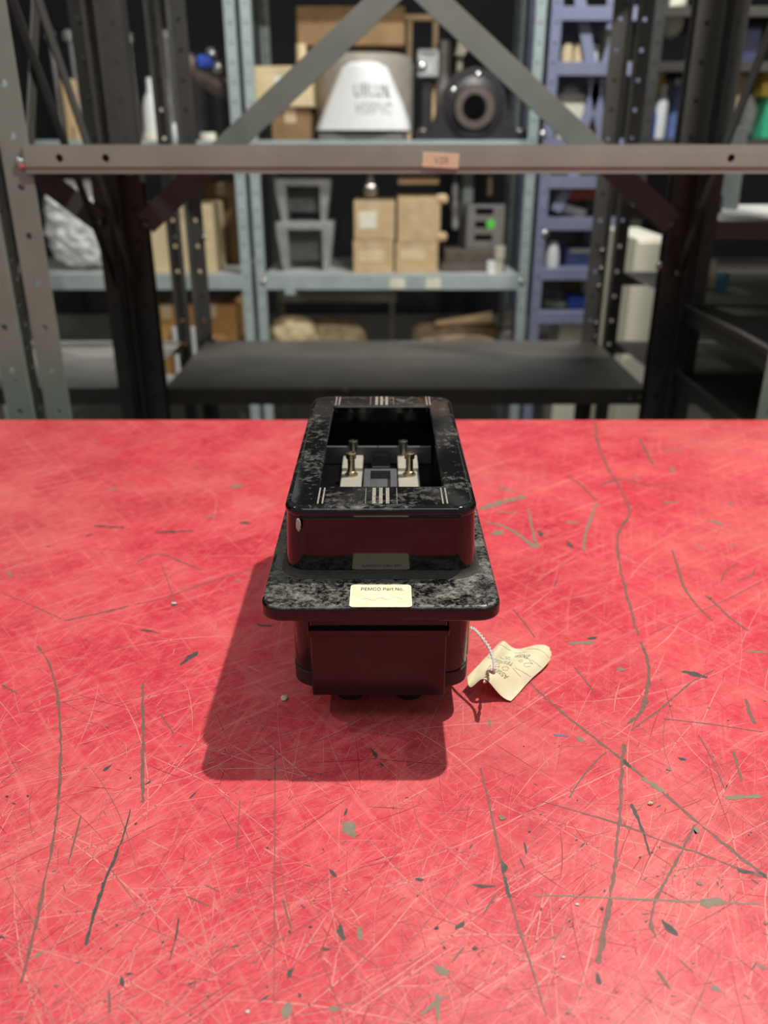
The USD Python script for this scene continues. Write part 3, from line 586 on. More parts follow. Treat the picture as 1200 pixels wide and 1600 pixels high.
hole = surf(np.array(.075), np.array(.47))
sp = np.array([(CX + .0505, .468, at(730, 980, .468)[2]), at(738, 982, .455), at(750, 992, .447), at(763, 1010, .438), at(771, 1030, .428), at(772, 1050, .420), hole + [.003, .001, .004], hole + [0, 0, -.004]])
t_ = np.linspace(0, 1, len(sp)); q_ = np.linspace(0, 1, 90)
from scipy.interpolate import CubicSpline
sc_ = CubicSpline(t_, sp)(q_)
for ph in (0, math.pi):
    tw = np.c_[np.cos(q_ * 85 + ph), np.sin(q_ * 85 + ph) * .4, np.sin(q_ * 85 + ph)] * .0006
    part(tg, 'string_strand', tube(sc_ + tw, .00062, 6), 'string_white')

# crumbs on the bench
def crumb(px, py, s, m, label, seed):
    p = onz(px, py); b = trimesh.creation.icosphere(2, 1.0); b.vertices *= np.array(s); b = lumpy(b, min(s) * .8, 1.2 / max(s), seed); b.vertices += p + [0, 0, -b.bounds[0][2]]
    single('crumb' if m == 'crumb' else 'white_flake', label, 'crumb' if m == 'crumb' else 'flake', b, m)
crumb(445, 1092, (.0022, .0028, .0011), 'crumb', 'tan crumb lying in the shadow of the black housing', 1)
crumb(1016, 1257, (.0013, .0011, .0008), 'crumb', 'tiny tan crumb on the right of the red bench', 2)
crumb(272, 944, (.0020, .0014, .0009), 'white_bit', 'white flake on the red bench left of the housing', 3)
crumb(387, 1582, (.0009, .0008, .0005), 'white_bit', 'white flake near the front edge of the picture', 4)
crumb(902, 1414, (.0010, .0006, .0004), 'white_bit', 'white flake on the bench, farther right of the two before the tag', 5)
crumb(880, 1497, (.0008, .0006, .0004), 'white_bit', 'white flake on the bench, nearer to the viewer of the two before the tag', 6)

# ------------------------------------------------------------------ racks
def post(parent, x0, x1, y, side, depth_dir, z0, z1, m, holes=None, w2=.036, name='post', pitch=.06, phase=0.0):
    """Slotted angle: a broad flange facing the viewer and one running in depth on the 'side' edge."""
    th = .0025
    fl = mbox(x0, x1, y, y + th, z0, z1)
    sx = (x0, x0 + th) if side < 0 else (x1 - th, x1)
    yy = (y, y + w2) if depth_dir > 0 else (y - w2 + th, y + th)
    body = fl + mbox(sx[0], sx[1], yy[0], yy[1], z0, z1)
    zs = np.arange(z0 + .03 + phase, z1, pitch)
    zs = zs[(zs > -.30) & (zs < 0.90)]
    cut = [m3.Manifold.cylinder(.02, .0045, circular_segments=10).rotate((90, 0, 0)).translate(((x0 + x1) / 2, y + .01, z)) for z in zs]
    cut += [m3.Manifold.cylinder(.02, .0045, circular_segments=10).rotate((0, 90, 0)).translate((sx[0] - .01, (yy[0] + yy[1]) / 2, z + pitch / 2)) for z in zs]
    if holes is not False: body = body - m3.Manifold.compose(cut) if len(cut) else body
    return part(parent, name, body, m, smooth=20)
def shelf(parent, x0, x1, y0, y1, z, m, lip=.035, ml=None, name='shelf'):
    s = [bx(x0, x1, y0, y1, z - .002, z, .0006)]
    p = part(parent, name, s, m)
    part(p, 'front_lip', [bx(x0, x1, y0 - .001, y0 + .0015, z - lip, z + .0002, .0006), bx(x0, x1, y0, y0 + .012, z - lip, z - lip + .002, .0006)], ml or m)
    part(p, 'rear_lip', bx(x0, x1, y1 - .0015, y1 + .001, z - lip, z + .0002, .0006), ml or m)
XL0, XL1, XR0, XR1 = -.486, -.450, .512, .548      # the bay in the middle
NL0, NL1, NR0, NR1 = -.541, -.505, .566, .602      # the neighbours' nearest posts
TOP = 1.60
def bay(name, label, y0, y1, xa, xb, m, z1=TOP, group=None, rear=None):      # rear: the (left, right) edges of the rear posts
    r = thing(name, label, 'shelving rack', ((xa + xb) / 2, (y0 + y1) / 2, FLOOR))
    front = (xa, xb)
    for y, d in ((y0, 1), (y1, -1)):
        xa, xb = front if d > 0 or rear is None else rear
        mm = 'rack_dark' if (m == 'rack_grey' and d < 0) else m  # rear posts take a darker copy, their shade put into the colour
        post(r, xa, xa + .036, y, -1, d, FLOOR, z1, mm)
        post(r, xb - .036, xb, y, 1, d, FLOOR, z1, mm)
    return r
W_BAY = XR1 - XL0
# 1. the open frame right behind the bench
Y1, Y2 = 1.15, 1.65
r1 = bay('shelving_rack', 'empty grey rack frame right behind the red bench, with a beam across and crossed braces', Y1, Y2, XL0, .573, 'rack_grey')
zb0, zb1 = at(600, 271, Y1)[2], at(600, 226, Y1)[2]
beam = mbox(XL1 - .006, .575, Y1 - .004, Y1 - .001, zb0, zb1) + mbox(XL1 - .006, .575, Y1 - .004, Y1 + .012, zb1 - .0025, zb1) + mbox(XL1 - .006, .575, Y1 - .004, Y1 + .012, zb0, zb0 + .0025)
beam = beam + m3.Manifold.cube((.575 - XL1 + .006, .002, zb1 - zb0 - .016)).translate((XL1 - .006, Y1 - .0055, zb0 + .008))
for px in (95, 167, 1140):
    p = at(px, 247, Y1); beam = beam - m3.Manifold.cylinder(.03, .0048, circular_segments=16).rotate((90, 0, 0)).translate((p[0], Y1 + .015, p[2]))
shelf(r1, XL0 + .004, .569, Y1 + .004, Y2 - .01, zb1 - .0015, 'shelf_dark', .02)
bm = part(r1, 'beam', beam, 'rack_brown', smooth=20)
a, b = at(660, 250, Y1 - .006), at(717, 250, Y1 - .006)
lab = loft([rrect(0, 0, (b[0] - a[0]) / 2, .0088, .001, z) for z in (0, .0006)]); Mt = trimesh.transformations.rotation_matrix(math.pi / 2, [1, 0, 0]); 
lab.apply_transform(trimesh.transformations.rotation_matrix(-.05, [0, 0, 1])); lab.apply_transform(Mt); lab.apply_translation([(a[0] + b[0]) / 2, Y1 - .0055, at(600, 250, Y1)[2]])
lb = part(bm, 'shelf_label', lab, 'label_tan', label='tan paper label on the beam')
tm = text_at('VIR', 0, 0, .018, .0075, .0006); tm.apply_transform(trimesh.transformations.rotation_matrix(-.05, [0, 0, 1])); tm.apply_transform(Mt); tm.apply_translation([(a[0] + b[0]) / 2 + .001, Y1 - .0056, at(600, 250, Y1)[2]])
part(bm, 'lettering', tm, 'ink_grey', smooth=False)
p = at(33, 255, Y1); part(r1, 'bolt', dome((p[0], Y1, p[2]), .0075), 'bolt_steel')
def cross(r, Y, ends, m):
    for p, q in ends: part(r, 'brace', bar(p, q, .042, .003, (0, -1, 0)), m)
c0 = at(637, -38, Y2 - .006)
La, Ra = at(227, 350, Y2 - .006), at(1049, 350, Y2 - .006)
cross(r1, Y2, [(La, 2 * c0 - La), (Ra + [0, -.004, 0], 2 * c0 - Ra + [0, -.004, 0])], 'brace_grey')
for p in (La, Ra): part(r1, 'bolt', dome(p + [0, -.003, 0], .009), 'bolt_dull')
part(r1, 'side_brace', bar((-.478, 1.16, .76), (-.478, 1.64, .07), .026, .003, (1, 0, 0)), 'rack_dark')
part(r1, 'side_brace', bar((.560, 1.16, .80), (.560, 1.64, .10), .026, .003, (1, 0, 0)), 'rack_dark')
# its neighbours to the left and right
l1 = bay('shelving_rack', 'dark rack at the left edge, its lit post just left of the bench frame', Y1, Y2, NL0 - W_BAY + .036, NL1, 'rack_grey')
part(l1, 'side_brace', bar((-.520, 1.16, .01), (-.520, 1.64, .86), .026, .003, (1, 0, 0)), 'rack_dark')
part(l1, 'side_brace', bar((-.514, 1.16, .76), (-.514, 1.64, .07), .026, .003, (1, 0, 0)), 'rack_dark')
q = at(157, 347, Y2 - .006); cross(l1, Y2, [(q, q + (2 * c0 - Ra - Ra) * [1, 1, 1])], 'rack_dark')
part(l1, 'bolt', dome(q + [0, -.003, 0], .009), 'bolt_dull')
rr1 = bay('shelving_rack', 'dark rack at the right edge with low perforated shelves beside the bench', Y1, Y2, .590, .590 + W_BAY, 'rack_dark')
for z in (.031, -.099):
    shelf(rr1, .592, .590 + W_BAY - .002, Y1 + .01, Y2 - .02, z, 'shelf_dark', .03)
    rail = mbox(.588, .591, Y1, Y2, z - .03, z + .002)
    rail = rail - m3.Manifold.compose([m3.Manifold.cylinder(.02, .004, circular_segments=8).rotate((0, 90, 0)).translate((.58, y, z - .012)) for y in np.arange(Y1 + .05, Y2 - .03, .018)])
    part(rr1, 'side_rail', rail, 'rack_dark', smooth=20)
shelf(l1, NL0 - W_BAY + .04, NL1 - .004, Y1 + .004, Y2 - .01, zb1 - .0015, 'shelf_dark', .02)  # unseen edge-on shelf, added to shade the left racks below it
shelf(rr1, .594, .590 + W_BAY - .004, Y1 + .004, Y2 - .01, zb1 - .0015, 'shelf_dark', .02)
# 2. the second row
Y3, Y4 = 1.685, 2.12
r2 = bay('shelving_rack', 'dark rack with one bare shelf, behind the middle of the bench', Y3, Y4, XL0, .573, 'rack_dark', rear=(XL0 + .013, .540))
ZS = -.144
shelf(r2, XL0 + .03, .545, Y3 - .006, Y4 + .01, ZS, 'shelf_dark', .034)
for px, py in ((985, 622), (1000, 620), (540, 610)): 
    p = at(px, py, Y3 - .008); part(r2, 'bolt', dome(p, .006), 'bolt_dull')
for px, py in ((318, 372), (333, 530), (941, 392), (939, 420), (936, 448), (932, 505), (930, 527)):
    p = at(px, py, Y4 - .004); part(r2, 'bolt', dome(p, .007), 'bolt_dull')
for px, py in ((1031, 416), (1061, 425)):
    p = at(px, py, Y2 - .002); part(r1, 'bolt', dome(p, .008), 'bolt_steel')
l2 = bay('shelving_rack', 'dark rack with a bare shelf coloured as lit, behind the left post', Y3, Y4, NL0 - W_BAY + .036, NL1, 'rack_dark', rear=(NL0 - W_BAY + .036, NL1 + .013))
for px, py in ((275, 372), (293, 530)):
    p = at(px, py, Y4 - .004); part(l2, 'bolt', dome(p, .007), 'bolt_dull')
shelf(l2, NL0 - W_BAY + .04, NL1 - .01, Y3 - .006, Y4 + .01, ZS, 'shelf_lit', .034, 'rack_dark')
rr2 = bay('shelving_rack', 'dark rack with two pale shelves coloured as lit, behind the right edge of the bench', Y3, Y4, .590, .590 + W_BAY, 'rack_dark', rear=(.558, .590 + W_BAY))
for z in (.029, .185): shelf(rr2, .592, .590 + W_BAY - .002, Y3 - .006, Y4 + .01, z, 'shelf_lit_bright', .034, 'lip_brown')
shelf(rr2, .592, .590 + W_BAY - .002, Y3 - .006, Y4 + .01, ZS, 'shelf_lit', .034, 'lip_brown')
for r_, a_, b_ in ((r2, XL0 + .017, .536), (l2, NL0 - W_BAY + .04, NL1 - .004), (rr2, .564, .590 + W_BAY - .004)): shelf(r_, a_, b_, Y3 + .004, Y4 - .004, 1.56, 'shelf_dark', .03)  # unseen top shelves, added to keep the aisle lamp off the bench
# 3. the far row across the aisle
Y5, Y6 = 3.25, 3.75
ZE, ZU, ZL = -.139, .327, -.54
r3 = bay('shelving_rack', 'pale grey rack across the aisle, full of castings and cartons', Y5, Y6, XL0, XR1, 'rack_pale')
for z in (ZE, ZU, ZL, .94): shelf(r3, XL0 + .034, XR1 - .034, Y5 - .002, Y6 + .002, z, 'shelf_pale', .055, 'rack_pale')
for px in (621, 677):
    p = at(px, 443, Y5 - .004); part(r3, 'shelf_label', bx(p[0] - .028, p[0] + .028, Y5 - .0045, Y5 - .0032, p[2] - .019, p[2] + .019, .0004), 'label_cream', label='cream label on the shelf edge')
p = at(453, 448, Y5 - .004); part(r3, 'tape_mark', bx(p[0] - .02, p[0] + .02, Y5 - .0045, Y5 - .0032, p[2] - .03, p[2] + .01, .0004), 'rack_pale')
for px, py in ((411, 440), (815, 440), (848, 210)): 
    p = at(px, py, Y5 - .002); part(r3, 'bolt', dome(p, .012), 'bolt_steel')
l3 = bay('shelving_rack', 'pale grey rack across the aisle at the left, with wrapped goods and boxes', Y5, Y6, NL0 - W_BAY + .036, NL1, 'rack_pale')
for z in (ZE, ZU, ZL): shelf(l3, NL0 - W_BAY + .07, NL1 - .034, Y5 - .002, Y6 + .002, z, 'shelf_pale', .055, 'rack_pale')
r4 = bay('shelving_rack', 'blue grey rack across the aisle at the right, with many small goods', Y5, Y6, NR0, .900, 'rack_blue')
for z in (.739, .574, .331, .209, .064, -.116, -.281): shelf(r4, NR0 + .03, .870, Y5 - .002, Y6 + .002, z, 'rack_blue', .042)
for a, b in (((900, -40), (945, 235)), ((975, 25), (905, 215)), ((868, 330), (905, 255))):
    part(r4, 'brace', bar(at(*a, Y5 + .03), at(*b, Y5 + .03), .038, .003, (0, -1, 0)), 'rack_blue')
r5 = bay('shelving_rack', 'dark rack across the aisle at the far right, with bottles and boards', Y5, Y6, .915, 1.95, 'rack_dark')
for z in (.739, .574, .331, -.139): shelf(r5, .947, 1.92, Y5 - .002, Y6 + .002, z, 'shelf_dark', .03)
p = at(852, 365, Y5 - .002); part(r4, 'bolt', dome(p, .014), 'bolt_steel')

# ------------------------------------------------------------------ goods
def carton(px, Y, depth, label, m='card_tan', base=None, lab=None, tape=True, group=None, yaw=0.0):
    x0, x1, z0, z1 = rect(*px, Y)
    if base is not None: z0 = base
    c = thing('carton', label, 'carton', ((x0 + x1) / 2, Y + depth / 2, z0), group)
    part(c, 'body', bx(x0, x1, Y, Y + depth, z0, z1 - .003, .003), m)
    for s in (0, 1):
        xa, xb = (x0, (x0 + x1) / 2 - .001) if s == 0 else ((x0 + x1) / 2 + .001, x1)
        part(c, 'flap', bx(xa, xb, Y + .001, Y + depth - .001, z1 - .003, z1, .001), m)
    if tape:
        part(c, 'tape', [bx((x0 + x1) / 2 - .02, (x0 + x1) / 2 + .02, Y - .0006, Y + depth * .9, z1 + .0001, z1 + .0006, .0001), bx((x0 + x1) / 2 - .02, (x0 + x1) / 2 + .02, Y - .0008, Y, z1 - .05, z1 + .0006, .0001)], 'card_tape')
    if lab:
        u0, v0, u1, v1, lm = lab
        part(c, 'label', bx(x0 + (x1 - x0) * u0, x0 + (x1 - x0) * u1, Y - .0012, Y + .0002, z0 + (z1 - z0) * v0, z0 + (z1 - z0) * v1, .0002), lm, label='pale paper label')
    return c, (x0, x1, z0, z1)
def lathe_px(name, label, cat, px, Y, prof, m, base=None, n=28, parts=()):
    """A round thing: prof and parts are (radius 0..1, height 0..1) lists scaled to a pixel box."""
    x0, x1, z0, z1 = rect(*px, Y)
    if base is not None: z0 = base
    r, h = (x1 - x0) / 2, z1 - z0; cx = (x0 + x1) / 2
    t = thing(name, label, cat, (cx, Y + r, z0))
    part(t, 'body', lathe([(a * r, b * h) for a, b in prof], (cx, Y + r, z0), n), m)
    for nm, pr, mm in parts: part(t, nm, lathe([(a * r, b * h) for a, b in pr], (cx, Y + r, z0), n), mm)
    return t
BOTTLE = [(0, 0), (.9, 0), (1, .04), (1, .66), (.8, .76), (.4, .84), (.36, .90), (0, .90)]
CAP = [(0, .89), (.42, .89), (.42, .985), (.36, 1), (0, 1)]
CYL = [(0, 0), (.96, 0), (1, .03), (1, .97), (.96, 1), (0, 1)]

# upper shelf of the middle rack
def casing():
    x0, x1, z0, z1 = rect(484, 78, 648, 212, 3.30); z0 = ZU; cx = (x0 + x1) / 2; r = (x1 - x0) / 2; h = z1 - z0
    t = thing('cast_housing', 'white cast housing with raised lettering on the upper shelf across the aisle', 'housing', (cx, 3.3 + r, z0))
    part(t, 'drum', lathe([(0, .02), (r * .86, .02), (r * .86, h * .08), (r, h * .10), (r, h * .86), (r * .96, h * .97), (r * .8, h), (0, h)], (cx, 3.32 + r, z0), 40), 'cast_shade', label='round drum of the white housing, coloured brownish as in shade')
    part(t, 'base', bx(cx - r * .86, cx + r * .80, 3.30, 3.30 + r, z0, z0 + h * .07, .004), 'alloy_dark')
    rows = []
    for k, (px0, px1, py) in enumerate(((492, 642, 203), (496, 640, 190), (508, 630, 160), (520, 617, 130), (531, 606, 104), (542, 594, 95))):
        a, b = at(px0, py, 3.27), at(px1, py, 3.27); zz = a[2]
        yo = 3.275 + .012 * (k / 5) ** 2; xs = np.linspace(a[0], b[0], 15); 
        fr = [(x, yo + .055 * ((x - (a[0] + b[0]) / 2) / ((b[0] - a[0]) / 2)) ** 2, zz) for x in xs]
        rows.append(np.array(fr + [(x, 3.3 + r * .9, zz) for x in xs[::-1]]))
    part(t, 'lit_front', loft(rows), 'cast_white', smooth=50)  # lit area of the drum, built as a pale raised front
    for s, py, x_ in (('UBLUX', 140, 582), ('HSBPVC', 169, 584)):
        m = text_at(s, 0, 0, .125, .040, 0, .006); m.apply_transform(Mt); p = at(x_, py, 3.27)
        m.vertices[:, 1] += .055 * ((m.vertices[:, 0] + p[0] - at(567, py, 3.27)[0]) / .16) ** 2
        m.apply_translation([p[0], 3.282, p[2]]); part(t, 'lettering', m, 'text_grey', smooth=False)
casing()
def bearing():
    p = at(741, 168, 3.30); zc, cx = p[2], p[0]; Y = 3.30
    t = thing('pillow_block', 'black pillow block bearing with a round bore, right of the white housing', 'bearing', (cx, Y + .08, ZU))
    out = m3.CrossSection([[(cx - .155, ZU), (cx + .155, ZU), (cx + .155, ZU + .035), (cx + .125, zc - .01), (cx + .105, zc + .06), (cx + .065, zc + .115), (cx, zc + .132), (cx - .065, zc + .115), (cx - .105, zc + .06), (cx - .125, zc - .01), (cx - .155, ZU + .035)]])
    body = m3.Manifold.extrude(out, .14).rotate((90, 0, 0)).translate((0, Y + .16, 0)) - m3.Manifold.cylinder(.4, .060, circular_segments=48).rotate((90, 0, 0)).translate((cx, Y + .3, zc))
    part(t, 'body', body, 'iron_black', smooth=40)
    part(t, 'ring', lathe([(.044, 0), (.062, 0), (.070, .006), (.070, .05), (.044, .05), (.044, 0)], (cx, Y + .03, zc), 48, 'y'), 'iron_ring')
    part(t, 'shoulder', lathe([(.070, -.01), (.100, -.01), (.108, .008), (.100, .02), (.074, .026), (.070, .02)], (cx, Y + .03, zc), 48, 'y'), 'iron_black')
    for dx, dz in ((-.075, .055), (.01, .105)): part(t, 'grease_nipple', dome((cx + dx, Y + .012, zc + dz), .012), 'bolt_steel')
    for s in (-1, 1): part(t, 'foot', bx(cx + s * .165 - .04, cx + s * .165 + .04, Y + .03, Y + .15, ZU, ZU + .032, .006), 'iron_black')
    for s in (-1, 1): part(t, 'foot_bolt', dome((cx + s * .178, Y + .09, ZU + .032), .02, (0, 0, 1)), 'iron_ring')
bearing()
cz, cb = carton((424, 168, 484, 220), 3.31, .22, 'brown carton under the labelled carton at the left of the upper shelf', 'card_brown', ZU, None)
carton((398, 103, 487, 167), 3.29, .24, 'light carton with a white label at the left end of the upper shelf', 'card_light', cb[3] + .001, (.35, .25, .75, .75, 'label_white'))
x0, x1, z0, z1 = rect(466, 14, 632, 76, 3.50)
single('brown_carton', 'wide dim brown carton on the white cast housing', 'carton', bx(x0, x1, 3.42, 3.70, z0, z1, .006), 'card_brown')
lathe_px('cardboard_tube', 'short tan cardboard tube standing on the labelled carton', 'tube', (462, 68, 478, 103), 3.32, [(0, 0), (1, 0), (1, 1), (.8, 1), (.8, .5), (0, .5)], 'card_light', cb[3] + .001 + rect(398, 103, 487, 167, 3.29)[3] - rect(398, 103, 487, 167, 3.29)[2] + .0 if False else rect(398, 103, 487, 167, 3.29)[3])
t = thing('junction_box', 'grey metal junction box hung behind the black bearing', 'box', at(672, 118, 3.55))
x0, x1, z0, z1 = rect(652, 76, 686, 121, 3.50); jm = man(bx(x0, x1, 3.5, 3.6, z0, z1, .005)) - mbox(x0 + .012, x1 - .012, 3.48, 3.51, z0 + .02, z1 - .012)
part(t, 'body', jm, 'alloy'); part(t, 'knob', dome((x0 + .016, 3.5, z0 + .035), .02), 'silver'); part(t, 'stand', bx(x0 + .02, x1 - .02, 3.54, 3.58, ZU, z0 + .002, .003), 'iron_black')
lathe_px('rubber_bush', 'tan round bush beside the grey junction box', 'bush', (682, 62, 706, 106), 3.58, [(0, 0), (.8, 0), (.9, .3), (1, .5), (1, .95), (.8, 1), (0, 1)], 'steel_grey', ZU)
x0, x1, z0, z1 = rect(712, 60, 737, 86, 3.62)
single('white_wedge', 'bright white wedge seen between the brace and the bearing', 'wedge', [m3.Manifold.hull_points(np.array([(x0, 3.6, z0), (x0 + .01, 3.6, z1), (x1, 3.6, (z0 + z1) / 2 + .01), (x0, 3.7, z0), (x0 + .01, 3.7, z1), (x1, 3.7, (z0 + z1) / 2 + .01), ((x0 + x1) / 2, 3.6, z0 - .005), ((x0 + x1) / 2, 3.7, z0 - .005)], np.float32)), mbox(x0 + .01, x0 + .03, 3.65, 3.67, ZU, z0 + .01)], 'label_cream')
x0, x1, z0, z1 = rect(628, 22, 694, 32, 3.60)
single('wooden_batten', 'tan wooden batten lying high behind the braces', 'batten', [bx(x0, x1, 3.6, 3.64, z0, z1, .002), bx(x0 + .02, x0 + .04, 3.61, 3.63, ZU, z0, .001), bx(x1 - .04, x1 - .02, 3.61, 3.63, ZU, z0, .001)], 'wood_tan')

# middle shelf: two brackets
def bracket_casting(px, Y, label, tilt):
    x0, x1, z0, z1 = px; w = x1 - x0; h = z1 - z0; cx = (x0 + x1) / 2
    t = thing('bracket_casting', label, 'casting', (cx, Y + .1, z0))
    def tr(m):
        m = tri(m).copy(); m.apply_translation([-cx, 0, -z0]); m.apply_transform(trimesh.transformations.rotation_matrix(tilt, [0, 1, 0])); m.apply_translation([cx, 0, z0]); return m
    part(t, 'top_plate', tr(bx(x0, x1, Y, Y + .16, z1 - h * .16, z1, .004)), 'alloy')
    for s, a, b in ((-1, x0, x0 + w * .2), (1, x1 - w * .2, x1)):
        q = (a + b) / 2; i = w * .05 * -s
        part(t, 'side_leg', tr(m3.Manifold.hull_points(np.array([(a, Y, z1 - h * .12), (b, Y, z1 - h * .12), (a, Y + .15, z1 - h * .12), (b, Y + .15, z1 - h * .12), (q - w * .05 + i, Y + .01, z0), (q + w * .05 + i, Y + .01, z0), (q - w * .05 + i, Y + .14, z0), (q + w * .05 + i, Y + .14, z0)], np.float32))), 'alloy')
    part(t, 'web', tr(bx(x0 + w * .15, x1 - w * .15, Y + .09, Y + .11, z0 + h * .18, z1 - h * .1, .003)), 'alloy_dark')
    return t
x0, x1, z0, z1 = rect(432, 347, 522, 429, 3.33)
bracket_casting((x0, x1, ZE, z1), 3.33, 'lower of the two stacked grey bracket castings on the middle shelf', 0)
xx0, xx1, zz0, zz1 = rect(428, 280, 519, 346, 3.33)
bracket_casting((xx0 + .004, xx1 - .004, z1 + .0005, zz1), 3.33, 'upper of the two stacked grey bracket castings on the middle shelf', -.0)
g = 'four worn cartons on the middle shelf'
c1, b1 = carton((552, 376, 615, 434), 3.30, .2, 'lower left of the four worn cartons on the middle shelf', 'card_tan', ZE, (.12, .35, .75, .7, 'card_light'))
c2, b2 = carton((618, 380, 684, 434), 3.30, .2, 'lower right of the four worn cartons on the middle shelf', 'card_tan', ZE, (.12, .45, .70, .78, 'card_light'))
c3, b3 = carton((553, 314, 617, 375), 3.30, .2, 'upper left carton of the four, with a cream label', 'card_tan', b1[3] + .0008, (.12, .30, .55, .74, 'label_cream'))
c4, b4 = carton((621, 308, 688, 379), 3.30, .2, 'upper right carton of the four, with crumpled flaps at its corners', 'card_tan', b2[3] + .0008, None, False)
for zz in (b4[3] - .008, b4[2] + .02): part(c4, 'crumpled_corner', blob((b4[1] + .004, 3.32, zz), (.05, .05, .035), .004, 60, 4, 3), 'card_tan')
# gear block and things round it
x0, x1, z0, z1 = rect(690, 392, 790, 432, 3.32)
single('flat_plate', 'dark stack plate under the slotted steel block', 'plate', [bx(x0, x1, 3.32, 3.55, ZE, ZE + .03, .003), bx(x0 + .012, x1 - .02, 3.335, 3.53, ZE + .03, z1, .003)], 'iron_brown')
pz = z1
x0, x1, z0, z1 = rect(728, 320, 788, 396, 3.35); z0 = pz
blk = man(bx(x0, x1, 3.35, 3.45, z0, z1, .004))
for k in range(3):
    zc = z0 + (z1 - z0) * (.20 + .29 * k); blk = blk - mbox(x0 + .034, x1 - .045, 3.3, 3.5, zc, zc + (z1 - z0) * .15)
t = thing('slotted_block', 'grey steel block with three slots and a green dot', 'block', ((x0 + x1) / 2, 3.4, z0))
part(t, 'body', blk, 'steel_grey')
p = at(767, 350, 3.348); part(t, 'green_dot', lathe([(0, 0), (.018, 0), (.018, .003), (0, .003)], (p[0], 3.350, p[2]), 20, 'y'), 'green_dot', label='round green sticker')
lathe_px('white_fitting', 'small bright white fitting before the slotted block', 'fitting', (761, 409, 776, 433), 3.27, CYL, 'white_plastic', ZE)
lathe_px('grey_fitting', 'grey fitting leaning beside the slotted block', 'fitting', (772, 386, 790, 432), 3.275, [(0, 0), (.8, 0), (.8, .5), (1, .55), (1, 1), (0, 1)], 'plank_pale', ZE)
x0, x1, z0, z1 = rect(721, 262, 741, 320, 3.48)
single('pale_tube', 'pale upright tube behind the slotted block', 'tube', cyl(((x0 + x1) / 2, 3.48, ZE), ((x0 + x1) / 2, 3.48, ZU - .06), (x1 - x0) / 2, 20), 'rack_pale')
t = thing('chain_hoist_hook', 'grey hook hanging from the shelf right of the cartons', 'hook', at(711, 356, 3.4))
for py0, py1, w in ((288, 316, 12), (312, 336, 16), (334, 358, 14)):
    a, b = at(711, py0, 3.4), at(711, py1, 3.4); part(t, 'link', tube([a, (a + b) / 2, b], [.012, w * .0011, .010], 14), 'alloy')
a = at(711, 288, 3.4); part(t, 'hanger', cyl(a, (a[0], 3.4, ZU - .003), .004, 8), 'alloy_dark')
a = at(766, 305, 3.42); t = thing('brass_rod', 'short brass rod hanging right of the pale tube', 'rod', a)
part(t, 'rod', cyl(a, at(766, 276, 3.42), .014, 16), 'brass'); part(t, 'hanger', cyl(at(766, 277, 3.42), (a[0], 3.42, ZU - .003), .004, 8), 'alloy_dark')
a = at(579, 305, 3.40); t = thing('hanging_pulley', 'bright steel pulley hanging above the left cartons', 'pulley', a)
part(t, 'wheel', blob(a + [0, 0, .02], (.06, .05, .06), .003, 60, 3, 3), 'bolt_steel'); part(t, 'hanger', cyl(a + [0, 0, .04], (a[0], 3.4, ZU - .003), .012, 12), 'alloy')
x0, x1, z0, z1 = rect(622, 276, 686, 288, 3.40)
single('tan_board', 'tan board lying under the upper shelf above the cartons', 'board', [bx(x0, x1, 3.4, 3.6, z0, z1, .002), bx(x0 + .01, x0 + .02, 3.5, 3.51, z1, ZU - .002, .001), bx(x1 - .02, x1 - .01, 3.5, 3.51, z1, ZU - .002, .001)], 'wood_tan')

# bottom shelf, only the tops show
for k, (px, lab, sd) in enumerate((((418, 496, 500, 540), 'crumpled kraft paper bundle at the left of the low shelf', 2), ((468, 500, 574, 540), 'long kraft paper parcel right of the crumpled bundle', 5))):
    x0, x1, z0, z1 = rect(*px, 3.36 + .16 * k); 
    single('paper_bundle', lab, 'parcel', blob(((x0 + x1) / 2, 3.36 + .2 * k, (z1 + ZL) / 2 + .006), (x1 - x0 - .012, .17, z1 - ZL - .012), .012, 24, sd), 'kraft')
x0, x1, z0, z1 = rect(432, 459, 620, 474, 3.64)
t = thing('metal_tray', 'pale upturned tray under the middle shelf', 'tray', ((x0 + x1) / 2, 3.5, ZL))
part(t, 'top', bx(x0, x1, 3.66, 3.74, z0, z1, .004), 'plank_pale')
for xx in (x0 + .01, x1 - .03): part(t, 'leg', bx(xx, xx + .02, 3.68, 3.70, ZL, z0 + .003, .003), 'plank_pale')
x0, x1, z0, z1 = rect(645, 500, 790, 540, 3.40)
single('rag_heap', 'heap of brown rags on the low shelf', 'rags', blob(((x0 + x1) / 2, 3.46, (z1 + ZL) / 2 - .005), (x1 - x0, .26, z1 - ZL), .03, 14, 8), 'rag_brown')
a, b = at(680, 506, 3.38), at(772, 496, 3.38)
single('wooden_stick', 'tan wooden stick resting on the brown rags', 'stick', tube([a, a * .7 + b * .3, a * .3 + b * .7, b - [.01, 0, 0], b], [.012, .016, .022, .026, .012], 16), 'wood_tan')
a = at(796, 479, 3.42); single('pale_bottle', 'small pale bottle at the right end of the low shelf', 'bottle', lathe([(0, 0), (.028, 0), (.028, a[2] - ZL - .02), (.012, a[2] - ZL), (0, a[2] - ZL + .015)], (a[0], 3.42, ZL), 20), 'plank_pale')
a = at(786, 522, 3.36); single('grey_jar', 'small grey jar beside the rags on the low shelf', 'jar', lathe([(0, 0), (.04, 0), (.04, a[2] - ZL), (.03, a[2] - ZL + .02), (0, a[2] - ZL + .02)], (a[0] + .02, 3.36, ZL), 20), 'steel_grey')

